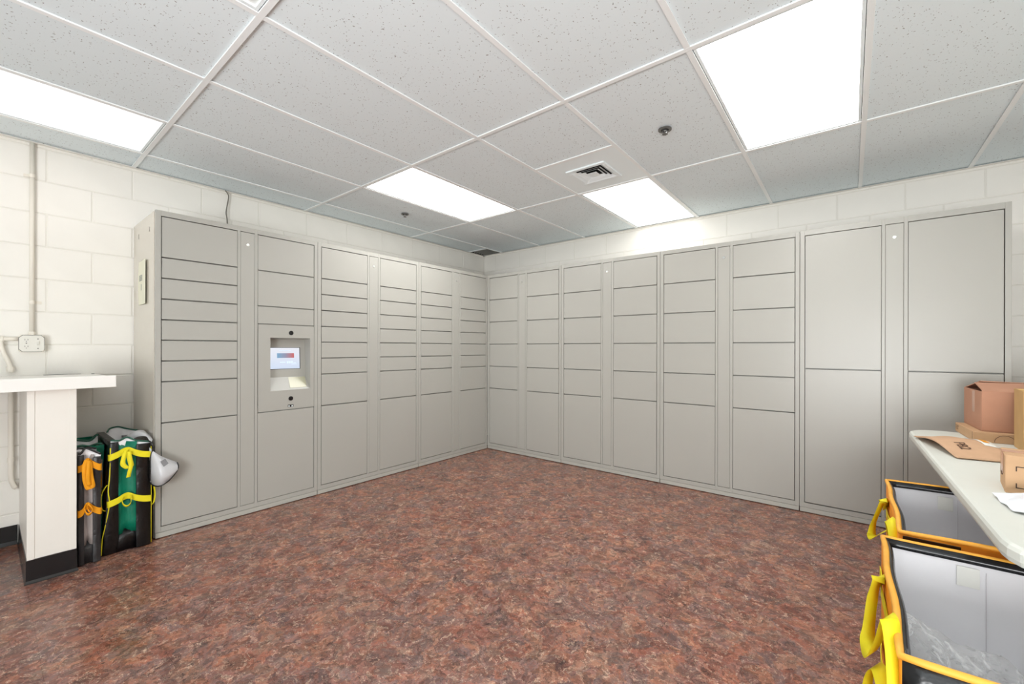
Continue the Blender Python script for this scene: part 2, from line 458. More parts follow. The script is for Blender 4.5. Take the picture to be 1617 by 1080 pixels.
wl = struct(mk('wall_left', bx(WX-0.2, WX-0.003, FY-0.2, WY+0.2, -0.02, 2.56), M['mortar']))
wb = struct(mk('wall_back', bx(WX, RX+0.2, WY+0.003, WY+0.2, -0.02, 2.56), M['mortar']))
wr = struct(mk('wall_right', bx(RX, RX+0.2, FY-0.2, WY, -0.02, 2.56), M['wall']))
wf = struct(mk('wall_front', bx(WX, RX, FY-0.2, FY, -0.02, 2.56), M['wall']))
def course(i): return -0.02+0.2*i
for i in range(13):
    z0, z1 = max(course(i), 0.0), min(course(i+1), 2.55)
    s = -3.405 if i % 2 else -3.205
    for k in range(-4, 11):
        y0, y1 = max(s+0.398*k, FY), min(s+0.398*(k+1), WY)
        if y1-y0 < 0.03: continue
        if i < 10 and y0 > -2.9: continue
        piece('block', (0.012, y1-y0-0.007, z1-z0-0.007), (WX-0.006, (y0+y1)/2, (z0+z1)/2), M['wall'], wl, bev=0.0022)
    s = 0.817 if i % 2 else 0.619
    for k in range(-4, 11):
        x0, x1 = max(s+0.397*k, WX), min(s+0.397*(k+1), RX)
        if x1-x0 < 0.03: continue
        if i < 10 and x1 < 4.0: continue
        piece('block', (x1-x0-0.007, 0.012, z1-z0-0.007), ((x0+x1)/2, WY+0.006, (z0+z1)/2), M['wall'], wb, bev=0.0022)

# rubber base along the left wall and around the counter support
bm = bmesh.new(); prism(bm, [(WX, 0), (WX+0.016, 0), (WX+0.012, 0.006), (WX+0.004, 0.02), (WX+0.003, 0.112), (WX, 0.112)], 'y', FY, -3.52)
struct(mk('baseboard_left', bm, M['cove'], smooth=False))
bm = bmesh.new(); prism(bm, [(RX, 0), (RX-0.016, 0), (RX-0.012, 0.006), (RX-0.004, 0.02), (RX-0.003, 0.112), (RX, 0.112)], 'y', FY, WY)
struct(mk('baseboard_right', bm, M['cove']))
# wall angles carrying the ceiling edge
bm = bmesh.new()
box(bm, WX+0.001, WX+0.022, FY, WY, CZ-0.001, CZ+0.0005); box(bm, WX+0.0005, WX+0.002, FY, WY, CZ-0.001, CZ+0.022)
struct(mk('trim_1', bm, M['wall']))
bm = bmesh.new()
box(bm, WX, RX, WY-0.030, WY-0.001, CZ-0.001, CZ+0.0005); box(bm, WX, RX, WY-0.002, WY-0.0005, CZ-0.001, CZ+0.022)
struct(mk('trim_2', bm, M['wall']))

# ceiling: slab above, tiles and tees as pieces
ceil = struct(mk('ceiling', bx(WX, RX, FY, WY, 2.54, 2.60), M['dark']))
CX = [WX, -0.25, 0.345, 0.955, 1.565, 2.16, 2.757, 3.34, 3.92, RX]
CY = [WY, -0.656, -1.832, -3.005, -4.18, -5.355, -6.53, FY]
LIGHTS = {(1, 3): None, (2, 1): None, (4, 0): None, (6, 1): None, (4, 3): None}
VENTY, RETY = -1.25, 0.268
def ctile(x0, x1, y0, y1, dz=0.0):
    g = 0.003
    piece('ceiling_tile', (x1-x0-2*g, y1-y0-2*g, 0.016), ((x0+x1)/2, (y0+y1)/2, CZ+0.0075+0.008+dz), M['tile'], ceil, bev=0.001)
for i in range(9):
    for j in range(7):
        x0, x1, y1, y0 = CX[i], CX[i+1], CY[j], CY[j+1]
        if (i, j) in LIGHTS: continue
        if (i, j) == (4, 1): y1 = VENTY
        if (i, j) == (0, 0): y1 = RETY
        ctile(x0, x1, y0, y1, 0.004 if i == 0 and j == 3 else random.uniform(0, 0.0015))
TW = 0.0235
for x in CX[1:-1]:
    for j in range(7):
        piece('ceiling_tee', (TW, CY[j]-CY[j+1]-TW, 0.0062), (x, (CY[j]+CY[j+1])/2, CZ+0.0031), M['tee'], ceil, bev=0.0005)
for y in CY[1:-1]:
    piece('ceiling_tee', (RX-WX-0.004, TW, 0.0066), ((RX+WX)/2, y, CZ+0.0030), M['tee'], ceil, bev=0.0005)
piece('ceiling_tee', (CX[5]-CX[4]-TW, TW, 0.0062), ((CX[4]+CX[5])/2, VENTY, CZ+0.0031), M['tee'], ceil, bev=0.0005)
piece('ceiling_tee', (CX[1]-CX[0]-TW/2, TW, 0.0062), ((CX[0]+CX[1]-TW/2)/2, RETY, CZ+0.0031), M['tee'], ceil, bev=0.0005)

# ------------------------------------------------------------------ ceiling fixtures
def light(i, j, label, dm='diffuser'):
    x0, x1, y1, y0 = CX[i]+0.014, CX[i+1]-0.014, CY[j]-0.014, CY[j+1]+0.014
    if j == 0: y1 -= 0.024
    o = ((x0+x1)/2, (y0+y1)/2, CZ+0.004)
    t = thing('ceiling_light', label, 'ceiling light', o, group='flat ceiling light panels')
    bm = bmesh.new(); f = 0.013
    for a in ((x0, x1, y0, y0+f), (x0, x1, y1-f, y1), (x0, x0+f, y0+f, y1-f), (x1-f, x1, y0+f, y1-f)):
        box(bm, a[0], a[1], a[2], a[3], CZ+0.004, CZ+0.05, bev=0.001)
    box(bm, x0, x1, y0, y1, CZ+0.05, CZ+0.06)
    mk('frame', bm, M['white'], t, off=o)
    mk('diffuser', bx(x0+f, x1-f, y0+f, y1-f, CZ+0.012, CZ+0.016), M[dm], t, off=o)
light(1, 3, 'bright ceiling light panel at the left, above the white counter and beside the left wall', 'diffuser_dim')
light(2, 1, 'bright ceiling light panel above the left lockers, with a small sprinkler beside it')
light(4, 0, 'bright ceiling light panel ending at the back wall, behind the square air vent', 'diffuser_mid')
light(6, 1, 'largest bright ceiling light panel, at the upper right in front of the tall lockers')
light(4, 3, 'unlit ceiling light panel, only its pale corner showing at the top edge', 'acrylic')

# square supply diffuser in a flat metal panel
o = (1.8625, -0.953, CZ)
t = thing('air_vent', 'square white ceiling air vent with concentric louvres in a smooth panel', 'air vent', o)
bm = bmesh.new()
vx0, vx1, vy0, vy1 = 1.745, 1.982, -1.075, -0.822
X0, X1, Y0, Y1 = CX[4]+0.004, CX[5]-0.004, VENTY+0.004, CY[1]-0.004
for a in ((X0, X1, Y0, vy0), (X0, X1, vy1, Y1), (X0, vx0, vy0, vy1), (vx1, X1, vy0, vy1)):
    box(bm, *a, CZ+0.004, CZ+0.008)
mk('panel', bm, M['white'], t, off=o)
bm = bmesh.new()
def frustum_ring(bm, cx, cy, h0, h1, z0, z1, th=0.0015):
    """square louvre ring flaring from half-size h0 at z0 out to h1 at z1"""
    rows = []
    for h, z in ((h0, z0), (h1, z1), (h1+th, z1), (h0+th, z0)):
        rows.append([(cx+sx*h, cy+sy*h, z) for sx, sy in ((-1, -1), (1, -1), (1, 1), (-1, 1))])
    loft(bm, rows+[rows[0]], closed=True)
cx, cy = 1.8635, -0.9485
for a, b, c in ((0.118, 0.146, 0), ):
    for q in ((-b, b, -b, -a), (-b, b, a, b), (-b, -a, -a, a), (a, b, -a, a)):
        box(bm, cx+q[0], cx+q[1], cy+q[2], cy+q[3], CZ-0.006, CZ+0.004, bev=0.002)
mk('rim', bm, M['white'], t, off=o)
for k, (h0, h1) in enumerate(((0.095, 0.116), (0.071, 0.0925), (0.047, 0.0685))):
    bm = bmesh.new(); frustum_ring(bm, cx, cy, h0, h1, CZ+0.008, CZ-0.004)
    mk('louvre', bm, M['white'], t, off=o)
bm = bmesh.new(); box(bm, cx-0.034, cx+0.034, cy-0.034, cy+0.034, CZ-0.004, CZ-0.002, bev=0.0008)
mk('centre_plate', bm, M['white'], t, off=o)
bm = bmesh.new()
for q in ((-0.12, 0.12, -0.12, -0.118), (-0.12, 0.12, 0.118, 0.12), (-0.12, -0.118, -0.118, 0.118), (0.118, 0.12, -0.118, 0.118)):
    box(bm, cx+q[0], cx+q[1], cy+q[2], cy+q[3], CZ+0.004, CZ+0.08)
box(bm, cx-0.12, cx+0.12, cy-0.12, cy+0.12, CZ+0.08, CZ+0.082)
mk('duct', bm, M['dark'], t, off=o)

# open return grille in the corner cell
o = (-0.42, 0.42, CZ)
t = thing('return_vent', 'small dark open return vent in the ceiling corner above the lockers', 'air vent', o)
bm = bmesh.new()
x0, x1, y0, y1 = WX+0.024, CX[1]-0.014, RETY+0.014, WY-0.032
for a in ((x0, x1, y0, y0+0.002), (x0, x1, y1-0.002, y1), (x0, x0+0.002, y0, y1), (x1-0.002, x1, y0, y1)):
    box(bm, *a, CZ+0.003, CZ+0.09)
box(bm, x0, x1, y0, y1, CZ+0.09, CZ+0.093)
mk('duct', bm, M['dark'], t, off=o)
for k in range(6):
    yy = y0+0.018+k*0.044
    bm = bmesh.new(); prism(bm, [(yy, CZ+0.004), (yy+0.003, CZ+0.004), (yy+0.018, CZ+0.022), (yy+0.015, CZ+0.022)], 'x', x0+0.003, x1-0.003)
    mk('slat', bm, M['plinth'], t, off=o)

def sprinkler(x, y, s, label):
    o = (x, y, CZ)
    t = thing('fire_sprinkler', label, 'sprinkler', o, group='ceiling sprinklers')
    bm = bmesh.new(); ring(bm, (x, y, CZ-0.003), 0.021*s, 0.036*s, 0.006)
    mk('escutcheon', bm, M['greymetal'], t, off=o, smooth=False)
    bm = bmesh.new(); disc(bm, (x, y, CZ+0.003), 0.021*s, h=0.002)
    mk('cup', bm, M['black'], t, off=o)
    bm = bmesh.new()
    for d in (-1, 1): tube(bm, [(x+d*0.010*s, y, CZ+0.002), (x+d*0.011*s, y, CZ-0.014*s), (x, y, CZ-0.024*s)], 0.0022*s, 6, smooth=3)
    disc(bm, (x, y, CZ-0.002), 0.007*s, h=0.008)
    mk('head', bm, M['steel'], t, off=o)
    bm = bmesh.new(); disc(bm, (x, y, CZ-0.026*s), 0.013*s, h=0.002)
    for k in range(8):
        a = k*PI/4; box(bm, x+math.cos(a)*0.014*s-0.002, x+math.cos(a)*0.014*s+0.002, y+math.sin(a)*0.014*s-0.002, y+math.sin(a)*0.014*s+0.002, CZ-0.027*s, CZ-0.025*s)
    mk('deflector', bm, M['greymetal'], t, off=o)
sprinkler(2.464, -1.248, 1.0, 'chrome fire sprinkler in the ceiling beside the largest light panel')
sprinkler(0.066, -1.215, 0.92, 'small dark fire sprinkler in the ceiling above the left lockers')

# ------------------------------------------------------------------ lockers
ROW_A = [1.966, 1.715, 1.588, 1.461, 1.334, 1.2085, 1.081, 0.954, 0.702, 0.070]
ROW_T = [1.966, 1.714, 1.461, 1.333]
ROW_R = [1.966, 1.714, 1.461, 1.208, 0.955, 0.702, 0.070]
ROW_X = [1.967, 1.022, 0.072]
def locker(loc, rot, rows_a, rows_b, label, lift=0.0, terminal=False, side=False):
    t = thing('locker_unit', label, 'locker', loc, rot, group='grey parcel locker units along two walls')
    top = 2.0+lift
    # carcass behind the doors
    bm = bmesh.new(); box(bm, 0.002, 0.998, 0.045, 0.572, 0.036, top-0.002)
    box(bm, 0.002, 0.020, 0.022, 0.045, 0.036, top-0.002); box(bm, 0.980, 0.998, 0.022, 0.045, 0.036, top-0.002)
    if terminal:                                           # the kiosk recess is cut into the body
        bm.free(); bm = bmesh.new()
        box(bm, 0.002, 0.998, 0.115, 0.572, 0.036, top-0.002)
        box(bm, 0.002, 0.575, 0.045, 0.115, 0.036, top-0.002); box(bm, 0.002, 0.020, 0.022, 0.045, 0.036, top-0.002)
        box(bm, 0.575, 0.998, 0.024, 0.115, 1.30, top-0.002)
        box(bm, 0.575, 0.998, 0.024, 0.115, 0.036, 0.74)
        box(bm, 0.965, 0.998, 0.024, 0.115, 0.74, 1.30)
    mk('body', bm, M['side'] if side else M['locker'], t)
    bm = bmesh.new()
    for a, b in ((0.0012, 0.0285), (0.4415, 0.4585), (0.5475, 0.5665), (0.9735, 0.9988)):
        box(bm, a, b, 0.0, 0.021, 0.038, top, bev=0.001)
    for a, b in ((0.0285, 0.4415), (0.4585, 0.5475), (0.5665, 0.9735)):
        box(bm, a, b, 0.0, 0.021, 1.968, top); box(bm, a, b, 0.0, 0.021, 0.038, 0.069)
    mk('frame', bm, M['locker'], t)
    mk('plinth', bx(0.003, 0.997, 0.0005, 0.03, 0.005, 0.0355, bev=0.001), M['plinth'], t)
    g, gz = 0.0022, 0.0036
    for (a, b), rows in (((0.0285, 0.4415), rows_a), ((0.5665, 0.9735), rows_b)):
        for zt, zb in zip(rows, rows[1:]):
            if zb is None or zt is None: continue
            piece('door', (b-a-2*g-0.002, 0.018, zt-zb-2*gz), ((a+b)/2+(0.001 if a < 0.1 else -0.001), 0.0095, (zt+zb)/2), M['locker'], t, bev=0.0012)
    acc = piece('access_panel', (0.089-0.003, 0.018, 1.966-0.070-0.003), (0.503, 0.0095, 1.018), M['locker'], t, bev=0.0012)
    bm = bmesh.new(); disc(bm, (0, -0.0105, 0.862), 0.011, 'y', 0.004, 20, r2=0.010); disc(bm, (0, -0.0125, 0.862), 0.0075, 'y', 0.003, 18)
    lk = mk('lock', bm, M['chrome'], acc)
    return t
LU = [locker((0, -3, 0), PI/2, ROW_A, ROW_T+[None]+[0.701, 0.068], 'grey locker unit with the recessed screen terminal, at the free left end of the row', terminal=True),
      locker((0, -2, 0), PI/2, ROW_A, ROW_A, 'grey locker unit with narrow doors directly right of the one holding the screen'),
      locker((0, -1, 0), PI/2, ROW_A, ROW_A, 'grey locker unit with narrow doors on the left wall, touching the room corner')]
locker((0, 0, 0), 0, ROW_R, ROW_R, 'grey locker unit with six doors per column on the right wall, touching the room corner')
locker((1, 0, 0), 0, ROW_R, ROW_R, 'grey locker unit with six doors per column, second from the corner along the right wall')
locker((2, 0, 0), 0, ROW_R, ROW_R, 'grey locker unit with six doors per column, directly left of the tall two-door unit')
locker((3, 0, 0), 0, ROW_X, ROW_X, 'tall grey locker unit with two large doors per column, behind the table', lift=0.004)

# side sheet of the end unit, glossy beige, with key slots
L3 = LU[0]
sp = mk('side_panel', bx(-0.0012, 0.0016, 0.022, 0.573, 0.006, 1.992), M['side'], L3); sp['label'] = 'glossy beige side sheet'
bm = bmesh.new()
for yy in (0.134, 0.424):
    box(bm, -0.0022, -0.0010, yy-0.004, yy+0.004, 1.893, 1.918); disc(bm, (-0.0016, yy, 1.893), 0.0065, 'x', 0.0012, 12)
mk('key_slot', bm, M['greymetal'], sp)

# terminal module
z0, z1, t0, t1 = 0.7045, 1.3305, 0.570, 0.9705
rx0, rx1, rz0, rz1 = 0.652, 0.941, 0.847, 1.237
bm = bmesh.new()
for a in ((t0, t1, rz1, z1), (t0, t1, z0, rz0), (t0, rx0, rz0, rz1), (rx1, t1, rz0, rz1)):
    box(bm, a[0], a[1], 0.0, 0.003, a[2], a[3])
ter = mk('terminal_panel', bm, M['locker'], L3)
D = 0.092
bm = bmesh.new()
def quad(*p): bm.faces.new([bm.verts.new(q) for q in p])
SZ = 0.941; SD = 0.076
quad((rx0, .003, rz1), (rx1, .003, rz1), (rx1, D, 1.229), (rx0, D, 1.229))
quad((rx0, D, 1.229), (rx1, D, 1.229), (rx1, SD, SZ), (rx0, SD, SZ))
quad((rx0, SD, SZ), (rx1, SD, SZ), (rx1, .003, rz0), (rx0, .003, rz0))
quad((rx0, .003, rz1), (rx0, D, 1.229), (rx0, SD, SZ), (rx0, .003, rz0))
quad((rx1, .003, rz1), (rx1, D, 1.229), (rx1, SD, SZ), (rx1, .003, rz0))
mk('recess', bm, M['locker'], ter, solid=0.002)
def on_back(x, z, off): # point on the sloping back of the recess
    f = (1.229-z)/(1.229-SZ); return (x, D+(SD-D)*f-off, z)
def back_rect(xa, xb, za, zb, off, name, m, par):
    bm = bmesh.new(); th = 0.0012
    rows = []
    for o2 in (off, off+th): rows.append([on_back(xa, za, o2), on_back(xb, za, o2), on_back(xb, zb, o2), on_back(xa, zb, o2)])
    loft(bm, rows, closed=True); bm.faces.new([v for v in bm.verts][:4]); bm.faces.new([v for v in bm.verts][4:])
    return mk(name, bm, m, par)
back_rect(0.680, 0.902, 1.001, 1.166, 0.001, 'screen_bezel', M['black'], ter)
back_rect(0.683, 0.896, 1.004, 1.163, 0.0025, 'screen', M['screen'], ter)
back_rect(0.730, 0.854, 1.086, 1.122, 0.0040, 'banner', M['banner'], ter)
for k, (xa, xb, za, zb) in enumerate(((0.750, 0.790, 1.050, 1.056), (0.800, 0.812, 1.044, 1.060), (0.816, 0.828, 1.044, 1.060), (0.832, 0.844, 1.044, 1.060), (0.848, 0.868, 1.044, 1.050), (0.745, 0.830, 1.141, 1.144), (0.835, 0.872, 1.036, 1.039))):
    back_rect(xa, xb, za, zb, 0.0040, 'screen_print', M['screentext'], ter)
def on_slope(x, f, off):
    return (x, SD+(0.003-SD)*f-off*0.75, SZ+(rz0-SZ)*f+off*0.66)
bm = bmesh.new()
loft(bm, [[on_slope(.806, .05, o_), on_slope(.932, .05, o_), on_slope(.919, .86, o_), on_slope(.796, .86, o_)] for o_ in (.001, .003)], closed=True)
bm.verts.ensure_lookup_table(); bm.faces.new([bm.verts[i] for i in range(4)]); bm.faces.new([bm.verts[i] for i in range(4, 8)])
mk('scanner_window', bm, M['glass'], ter)
bm = bmesh.new(); disc(bm, (0.797, -0.001, 1.274), 0.0165, 'y', 0.004, 24); disc(bm, (0.797, -0.003, 1.274), 0.010, 'y', 0.003, 20)
mk('camera_lens', bm, M['black'], ter)
bm = bmesh.new(); disc(bm, (0.795, -0.001, 0.783), 0.0165, 'y', 0.004, 24); disc(bm, (0.795, -0.003, 0.783), 0.010, 'y', 0.003, 20)
mk('scanner_eye', bm, M['black'], ter)
mk('card_reader', bx(0.774, 0.815, -0.0015, 0.001, 0.720, 0.737, bev=0.0008), M['black'], ter)
bm = bmesh.new()
for xx in (0.777, 0.800): box(bm, xx, xx+0.010, -0.0022, -0.0012, 0.7225, 0.7315)
mk('reader_light', bm, M['white'], ter)

# paper note on the side of the end unit, bowed off the sheet
o = (-0.31, -3.002, 1.44)
t = thing('paper_note', 'cream paper note taped to the side of the end locker unit', 'paper', o)
bm = bmesh.new(); rows = []
for i in range(9):
    f = i/8; x = -0.195-0.215*f
    rows.append([(x-0.02*math.sin(PI*k/10)*f, -3.0030-0.003*math.sin(PI*f)-0.007*(1-f)**3, 1.443+0.283*k/10) for k in range(11)])
loft(bm, rows); mk('sheet', bm, M['note'], t, off=o, solid=0.0008)
bm = bmesh.new()
for zz in (1.602, 1.612, 1.622, 1.632): box(bm, -0.372, -0.262, -3.0078, -3.0070, zz-0.004, zz+0.003)
box(bm, -0.322, -0.310, -3.0078, -3.0070, 1.535, 1.575)
mk('print', bm, M['paleprint'], t, off=o)

# thin cable hanging from the ceiling onto the locker top
bm = bmesh.new(); tube(bm, [(-0.556, -2.462, 2.398), (-0.55, -2.446, 2.375), (-0.55, -2.441, 2.345), (-0.55, -2.452, 2.27), (-0.55, -2.457, 2.22), (-0.55, -2.450, 2.16), (-0.55, -2.448, 2.005)], 0.0042, 8, smooth=5)
tag(mk('hanging_cable', bm, M['cable'], smooth=True, off=(-0.55, -2.45, 2.003)), 'thin grey cable hanging from the ceiling to the top of the left lockers', 'cable')

# ------------------------------------------------------------------ counter on the left
o = (-0.2, -3.87, 0.951)
t = thing('countertop', 'white laminate countertop with a thick front edge fixed along the left wall', 'counter', o)
bm = bmesh.new()
prism(bm, [(WX+0.002, 0.951), (0.175, 0.951), (0.175, 1.011), (0.173, 1.013), (0.150, 1.0125), (0.140, 1.003), (WX+0.002, 0.994)], 'y', -4.55, -3.198)
mk('slab', bm, M['counter'], t, off=o, bevel=0.0015)
bm = bmesh.new(); prism(bm, [(WX+0.004, 0.9945), (WX+0.05, 0.9952), (WX+0.05, 0.9962), (WX+0.004, 0.9955)], 'y', -3.42, -3.26)
mk('cable_slot', bm, M['black'], t, off=o)
bm = bmesh.new(); disc(bm, (-0.46, -3.215, 0.9975), 0.007, 'z', 0.003, 10); mk('screw', bm, M['greymetal'], t, off=o)
o = (-0.22, -3.43, 0)
t = thing('counter_support', 'white boxed support panel with a black rubber base, under the countertop', 'support', o)
bm = bmesh.new(); box(bm, WX+0.002, 0.129, -3.514, -3.3445, 0.115, 0.9505, bev=0.002)
mk('support_panel', bm, M['panel'], t, off=o)
bm = bmesh.new()
box(bm, 0.129, 0.1325, -3.515, -3.489, 0.116, 0.948, bev=0.001); box(bm, 0.129, 0.1325, -3.369, -3.3435, 0.116, 0.948, bev=0.001)
mk('corner_trim', bm, M['panel'], t, off=o)
bm = bmesh.new()
prof = [(0.0, 0.0), (0.009, 0.0), (0.008, 0.005), (0.004, 0.016), (0.003, 0.114), (0.0, 0.114)]
loft(bm, [[(x, y, z) for x, y, z in ((WX+0.02, -3.514-p, h), (0.131+p, -3.514-p, h), (0.131+p, -3.3445+p, h), (WX+0.02, -3.3445+p, h))] for p, h in prof])
mk('cove_base', bm, M['cove'], t, off=o)
# conduit, box, elbow
o = (-0.555, -3.466, 1.238)
t = thing('conduit', 'painted vertical conduit running up the left wall to the ceiling', 'conduit', o)
bm = bmesh.new(); tube(bm, [(-0.562, -3.466, 1.236), (-0.562, -3.466, 2.392)], 0.0105, 12)
mk('pipe', bm, M['conduit'], t, off=o, smooth=True)
for zz in (2.195, 1.435):
    bm = bmesh.new(); tube(bm, [(-0.562, -3.466, zz-0.010), (-0.562, -3.466, zz+0.010)], 0.0125, 12)
    box(bm, -0.580, -0.574, -3.466-(0.034 if zz > 2 else 0.012), -3.466+(0.012 if zz > 2 else 0.04), zz-0.008, zz+0.008)
    mk('strap', bm, M['conduit'], t, off=o)
bm = bmesh.new(); tube(bm, [(-0.562, -3.466, 1.238), (-0.562, -3.466, 1.258)], 0.0145, 6)
mk('connector', bm, M['conduit'], t, off=o)

o = (-0.56, -3.466, 1.187)
t = thing('outlet_box', 'metal outlet and switch box on the left wall above the counter', 'outlet', o)
mk('box', bx(-0.580, -0.535, -3.519, -3.415, 1.136, 1.237, bev=0.006), M['conduit'], t, off=o)
bm = bmesh.new(); c = 0.014
prism(bm, [(-3.517+c, 1.139), (-3.417-c, 1.139), (-3.417-c/3, 1.139+c/3), (-3.417, 1.139+c), (-3.417, 1.234-c), (-3.417-c, 1.234), (-3.517+c, 1.234), (-3.517, 1.234-c), (-3.517, 1.139+c)], 'x', -0.534, -0.530)
mk('plate', bm, M['outlet'], t, off=o)
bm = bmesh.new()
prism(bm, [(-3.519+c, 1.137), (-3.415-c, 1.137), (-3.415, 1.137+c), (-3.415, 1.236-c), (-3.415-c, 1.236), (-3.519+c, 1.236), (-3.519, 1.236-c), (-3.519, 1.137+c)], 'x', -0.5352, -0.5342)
mk('plate_shadow_line', bm, M['greymetal'], t, off=o)  # thin dark outline put in as the shadow line around the plate
for zz in (1.208, 1.168):
    bm = bmesh.new(); disc(bm, (-0.5292, -3.489, zz), 0.0165, 'x', 0.003, 20)
    sck = mk('socket', bm, M['outlet'], t, off=o)
    bm = bmesh.new()
    for dy in (-0.006, 0.006): box(bm, -0.5277, -0.5273, -3.489+dy-0.001, -3.489+dy+0.001, zz-0.003, zz+0.006)
    disc(bm, (-0.5275, -3.489, zz-0.009), 0.0022, 'x', 0.0006, 8)
    mk('slot', bm, M['greymetal'], sck, off=o)
mk('switch', bx(-0.530, -0.522, -3.4475, -3.4385, 1.178, 1.200, bev=0.0015), M['outlet'], t, off=o)
bm = bmesh.new()
for yy, zz in ((-3.443, 1.214), (-3.443, 1.157), (-3.489, 1.188)): disc(bm, (-0.5296, yy, zz), 0.003, 'x', 0.002, 10)
mk('screw', bm, M['greymetal'], t, off=o)

o = (-0.555, -3.56, 1.1)
t = thing('branch_conduit', 'painted conduit branching left from the outlet box and bending down behind the counter', 'conduit', o)
bm = bmesh.new(); tube(bm, [(-0.556, -3.520, 1.213), (-0.556, -3.548, 1.213), (-0.556, -3.580, 1.212), (-0.556, -3.612, 1.210)], 0.0115, 12)
tube(bm, [(-0.556, -3.585, 1.205), (-0.556, -3.583, 1.17), (-0.556, -3.574, 1.13), (-0.556, -3.559, 1.085), (-0.556, -3.550, 1.05), (-0.556, -3.549, 1.016)], 0.0105, 12, smooth=5)
mk('pipe', bm, M['conduit'], t, off=o, smooth=True)
bm = bmesh.new(); disc(bm, (-0.556, -3.549, 1.040), 0.0165, 'z', 0.022, 12); disc(bm, (-0.556, -3.549, 1.024), 0.0155, 'z', 0.012, 6)
mk('coupling', bm, M['conduit'], t, off=o)
bm = bmesh.new(); box(bm, -0.572, -0.542, -3.600, -3.572, 1.196, 1.229, bev=0.006)
mk('fitting', bm, M['conduit'], t, off=o)
o = (-0.555, -3.545, 0.35)
t = thing('lower_conduit', 'painted conduit dropping below the counter and elbowing behind its support', 'conduit', o)
bm = bmesh.new(); tube(bm, [(-0.556, -3.547, 0.949), (-0.556, -3.547, 0.42), (-0.556, -3.545, 0.385), (-0.556, -3.537, 0.355), (-0.556, -3.532, 0.341), (-0.556, -3.526, 0.337)], 0.0115, 12)
mk('pipe', bm, M['conduit'], t, off=o, smooth=True)
bm = bmesh.new(); disc(bm, (-0.556, -3.547, 0.505), 0.0145, 'z', 0.026, 12); mk('coupling', bm, M['conduit'], t, off=o)

# ------------------------------------------------------------------ folded totes by the counter
def folded_tote(o, label, prof_y, xf, xb, top, mats, strap_m, straps, tail):
    """a collapsed fabric tote standing on end: two stiff leaves, a gusset folded inward, straps knotted in the fold.
    prof_y = (left edge, left fold, right fold, right edge); xf/xb = front/back; top = (zl, zr)"""
    yl, fl, fr, yr = prof_y
    t = thing('folded_tote', label, 'tote bag', o, group='folded totes beside the counter')
    leaf, gus, rim = mats
    def leafbox(ya, yb, z1, lean):
        bm = bmesh.new(); rows = []
        for k in range(8):
            z = 0.004+(z1-0.004)*k/7
            w = lean*(1-k/7)
            dx = 0.006*math.sin(k*1.7+ya*30)
            rows.append([(xf+dx, ya-w, z), (xf+dx+0.004, (ya+yb)/2-w*0.5, z), (xf+dx-0.002, yb, z), (xb, yb, z), (xb, ya, z)])
        rr = loft(bm, rows, closed=True); bm.faces.new(rr[0]); bm.faces.new(rr[-1])
        return bm
    mk('side_leaf', leafbox(yl, fl, top[0], tail), leaf, t, off=o, smooth=True, bevel=0.002)
    mk('side_leaf', leafbox(fr, yr, top[1], 0.0), leaf, t, off=o, smooth=True, bevel=0.002)
    # gusset V
    bm = bmesh.new(); rows = []
    for k in range(9):
        f = k/8; z = 0.10+(top[0]*0.5+top[1]*0.5+0.006-0.10)*f
        wob = 0.004*math.sin(k*2.1)
        cl, cr = fl-0.004*f, fr+0.004*f
        rows.append([(xf-0.010, cl, z), (xf-0.018+wob, cl+(cr-cl)*0.2, z), (xf-0.036, cl+(cr-cl)*0.42+wob, z+0.006*f), (xf-0.024, cl+(cr-cl)*0.7, z), (xf-0.006, cr, z)])
    loft(bm, rows); mk('gusset', bm, gus, t, off=o, smooth=True, solid=0.0015)
    bm = bmesh.new()
    loft(bm, [[(xf-0.004, fl-0.012, 0.004), (xf-0.016, (fl+fr)/2, 0.004), (xf-0.004, fr+0.012, 0.004)], [(xf-0.006, fl-0.010, 0.07), (xf-0.024, (fl+fr)/2, 0.07), (xf-0.006, fr+0.010, 0.07)], [(xf-0.018, fl-0.004, 0.128), (xf-0.034, (fl+fr)/2, 0.118), (xf-0.014, fr+0.004, 0.114)]])
    mk('base_fold', bm, leaf, t, off=o, smooth=True, solid=0.003)
    return t
# tote with green gusset
o1 = (-0.15, -3.12, 0)
t1 = folded_tote(o1, 'folded black tote with a green gusset and bright yellow straps against the locker side',
                 (-3.203, -3.168, -3.093, -3.026), 0.046, -0.42, (0.628, 0.600), (M['mesh'], M['green'], M['greenrim']), M['strap'], None, 0.032)
def strap_band(t, o, m, xf, pts, w=0.036):
    bm = bmesh.new(); ribbon(bm, pts, (0, 0, w), 5); mk('strap_band', bm, m, t, off=o, solid=0.0018)
for zz in (0.548, 0.288):
    d = 0.006 if zz < 0.4 else 0
    strap_band(t1, o1, M['strap'], 0.05, [(0.040, -3.212-d, zz-0.002), (0.056, -3.203-d, zz), (0.056, -3.172, zz+0.012), (0.052, -3.150, zz+0.024), (0.046, -3.125, zz+0.026), (0.054, -3.096, zz+0.008), (0.057, -3.064, zz-0.006), (0.056, -3.030, zz-0.013), (0.040, -3.024, zz-0.014)])
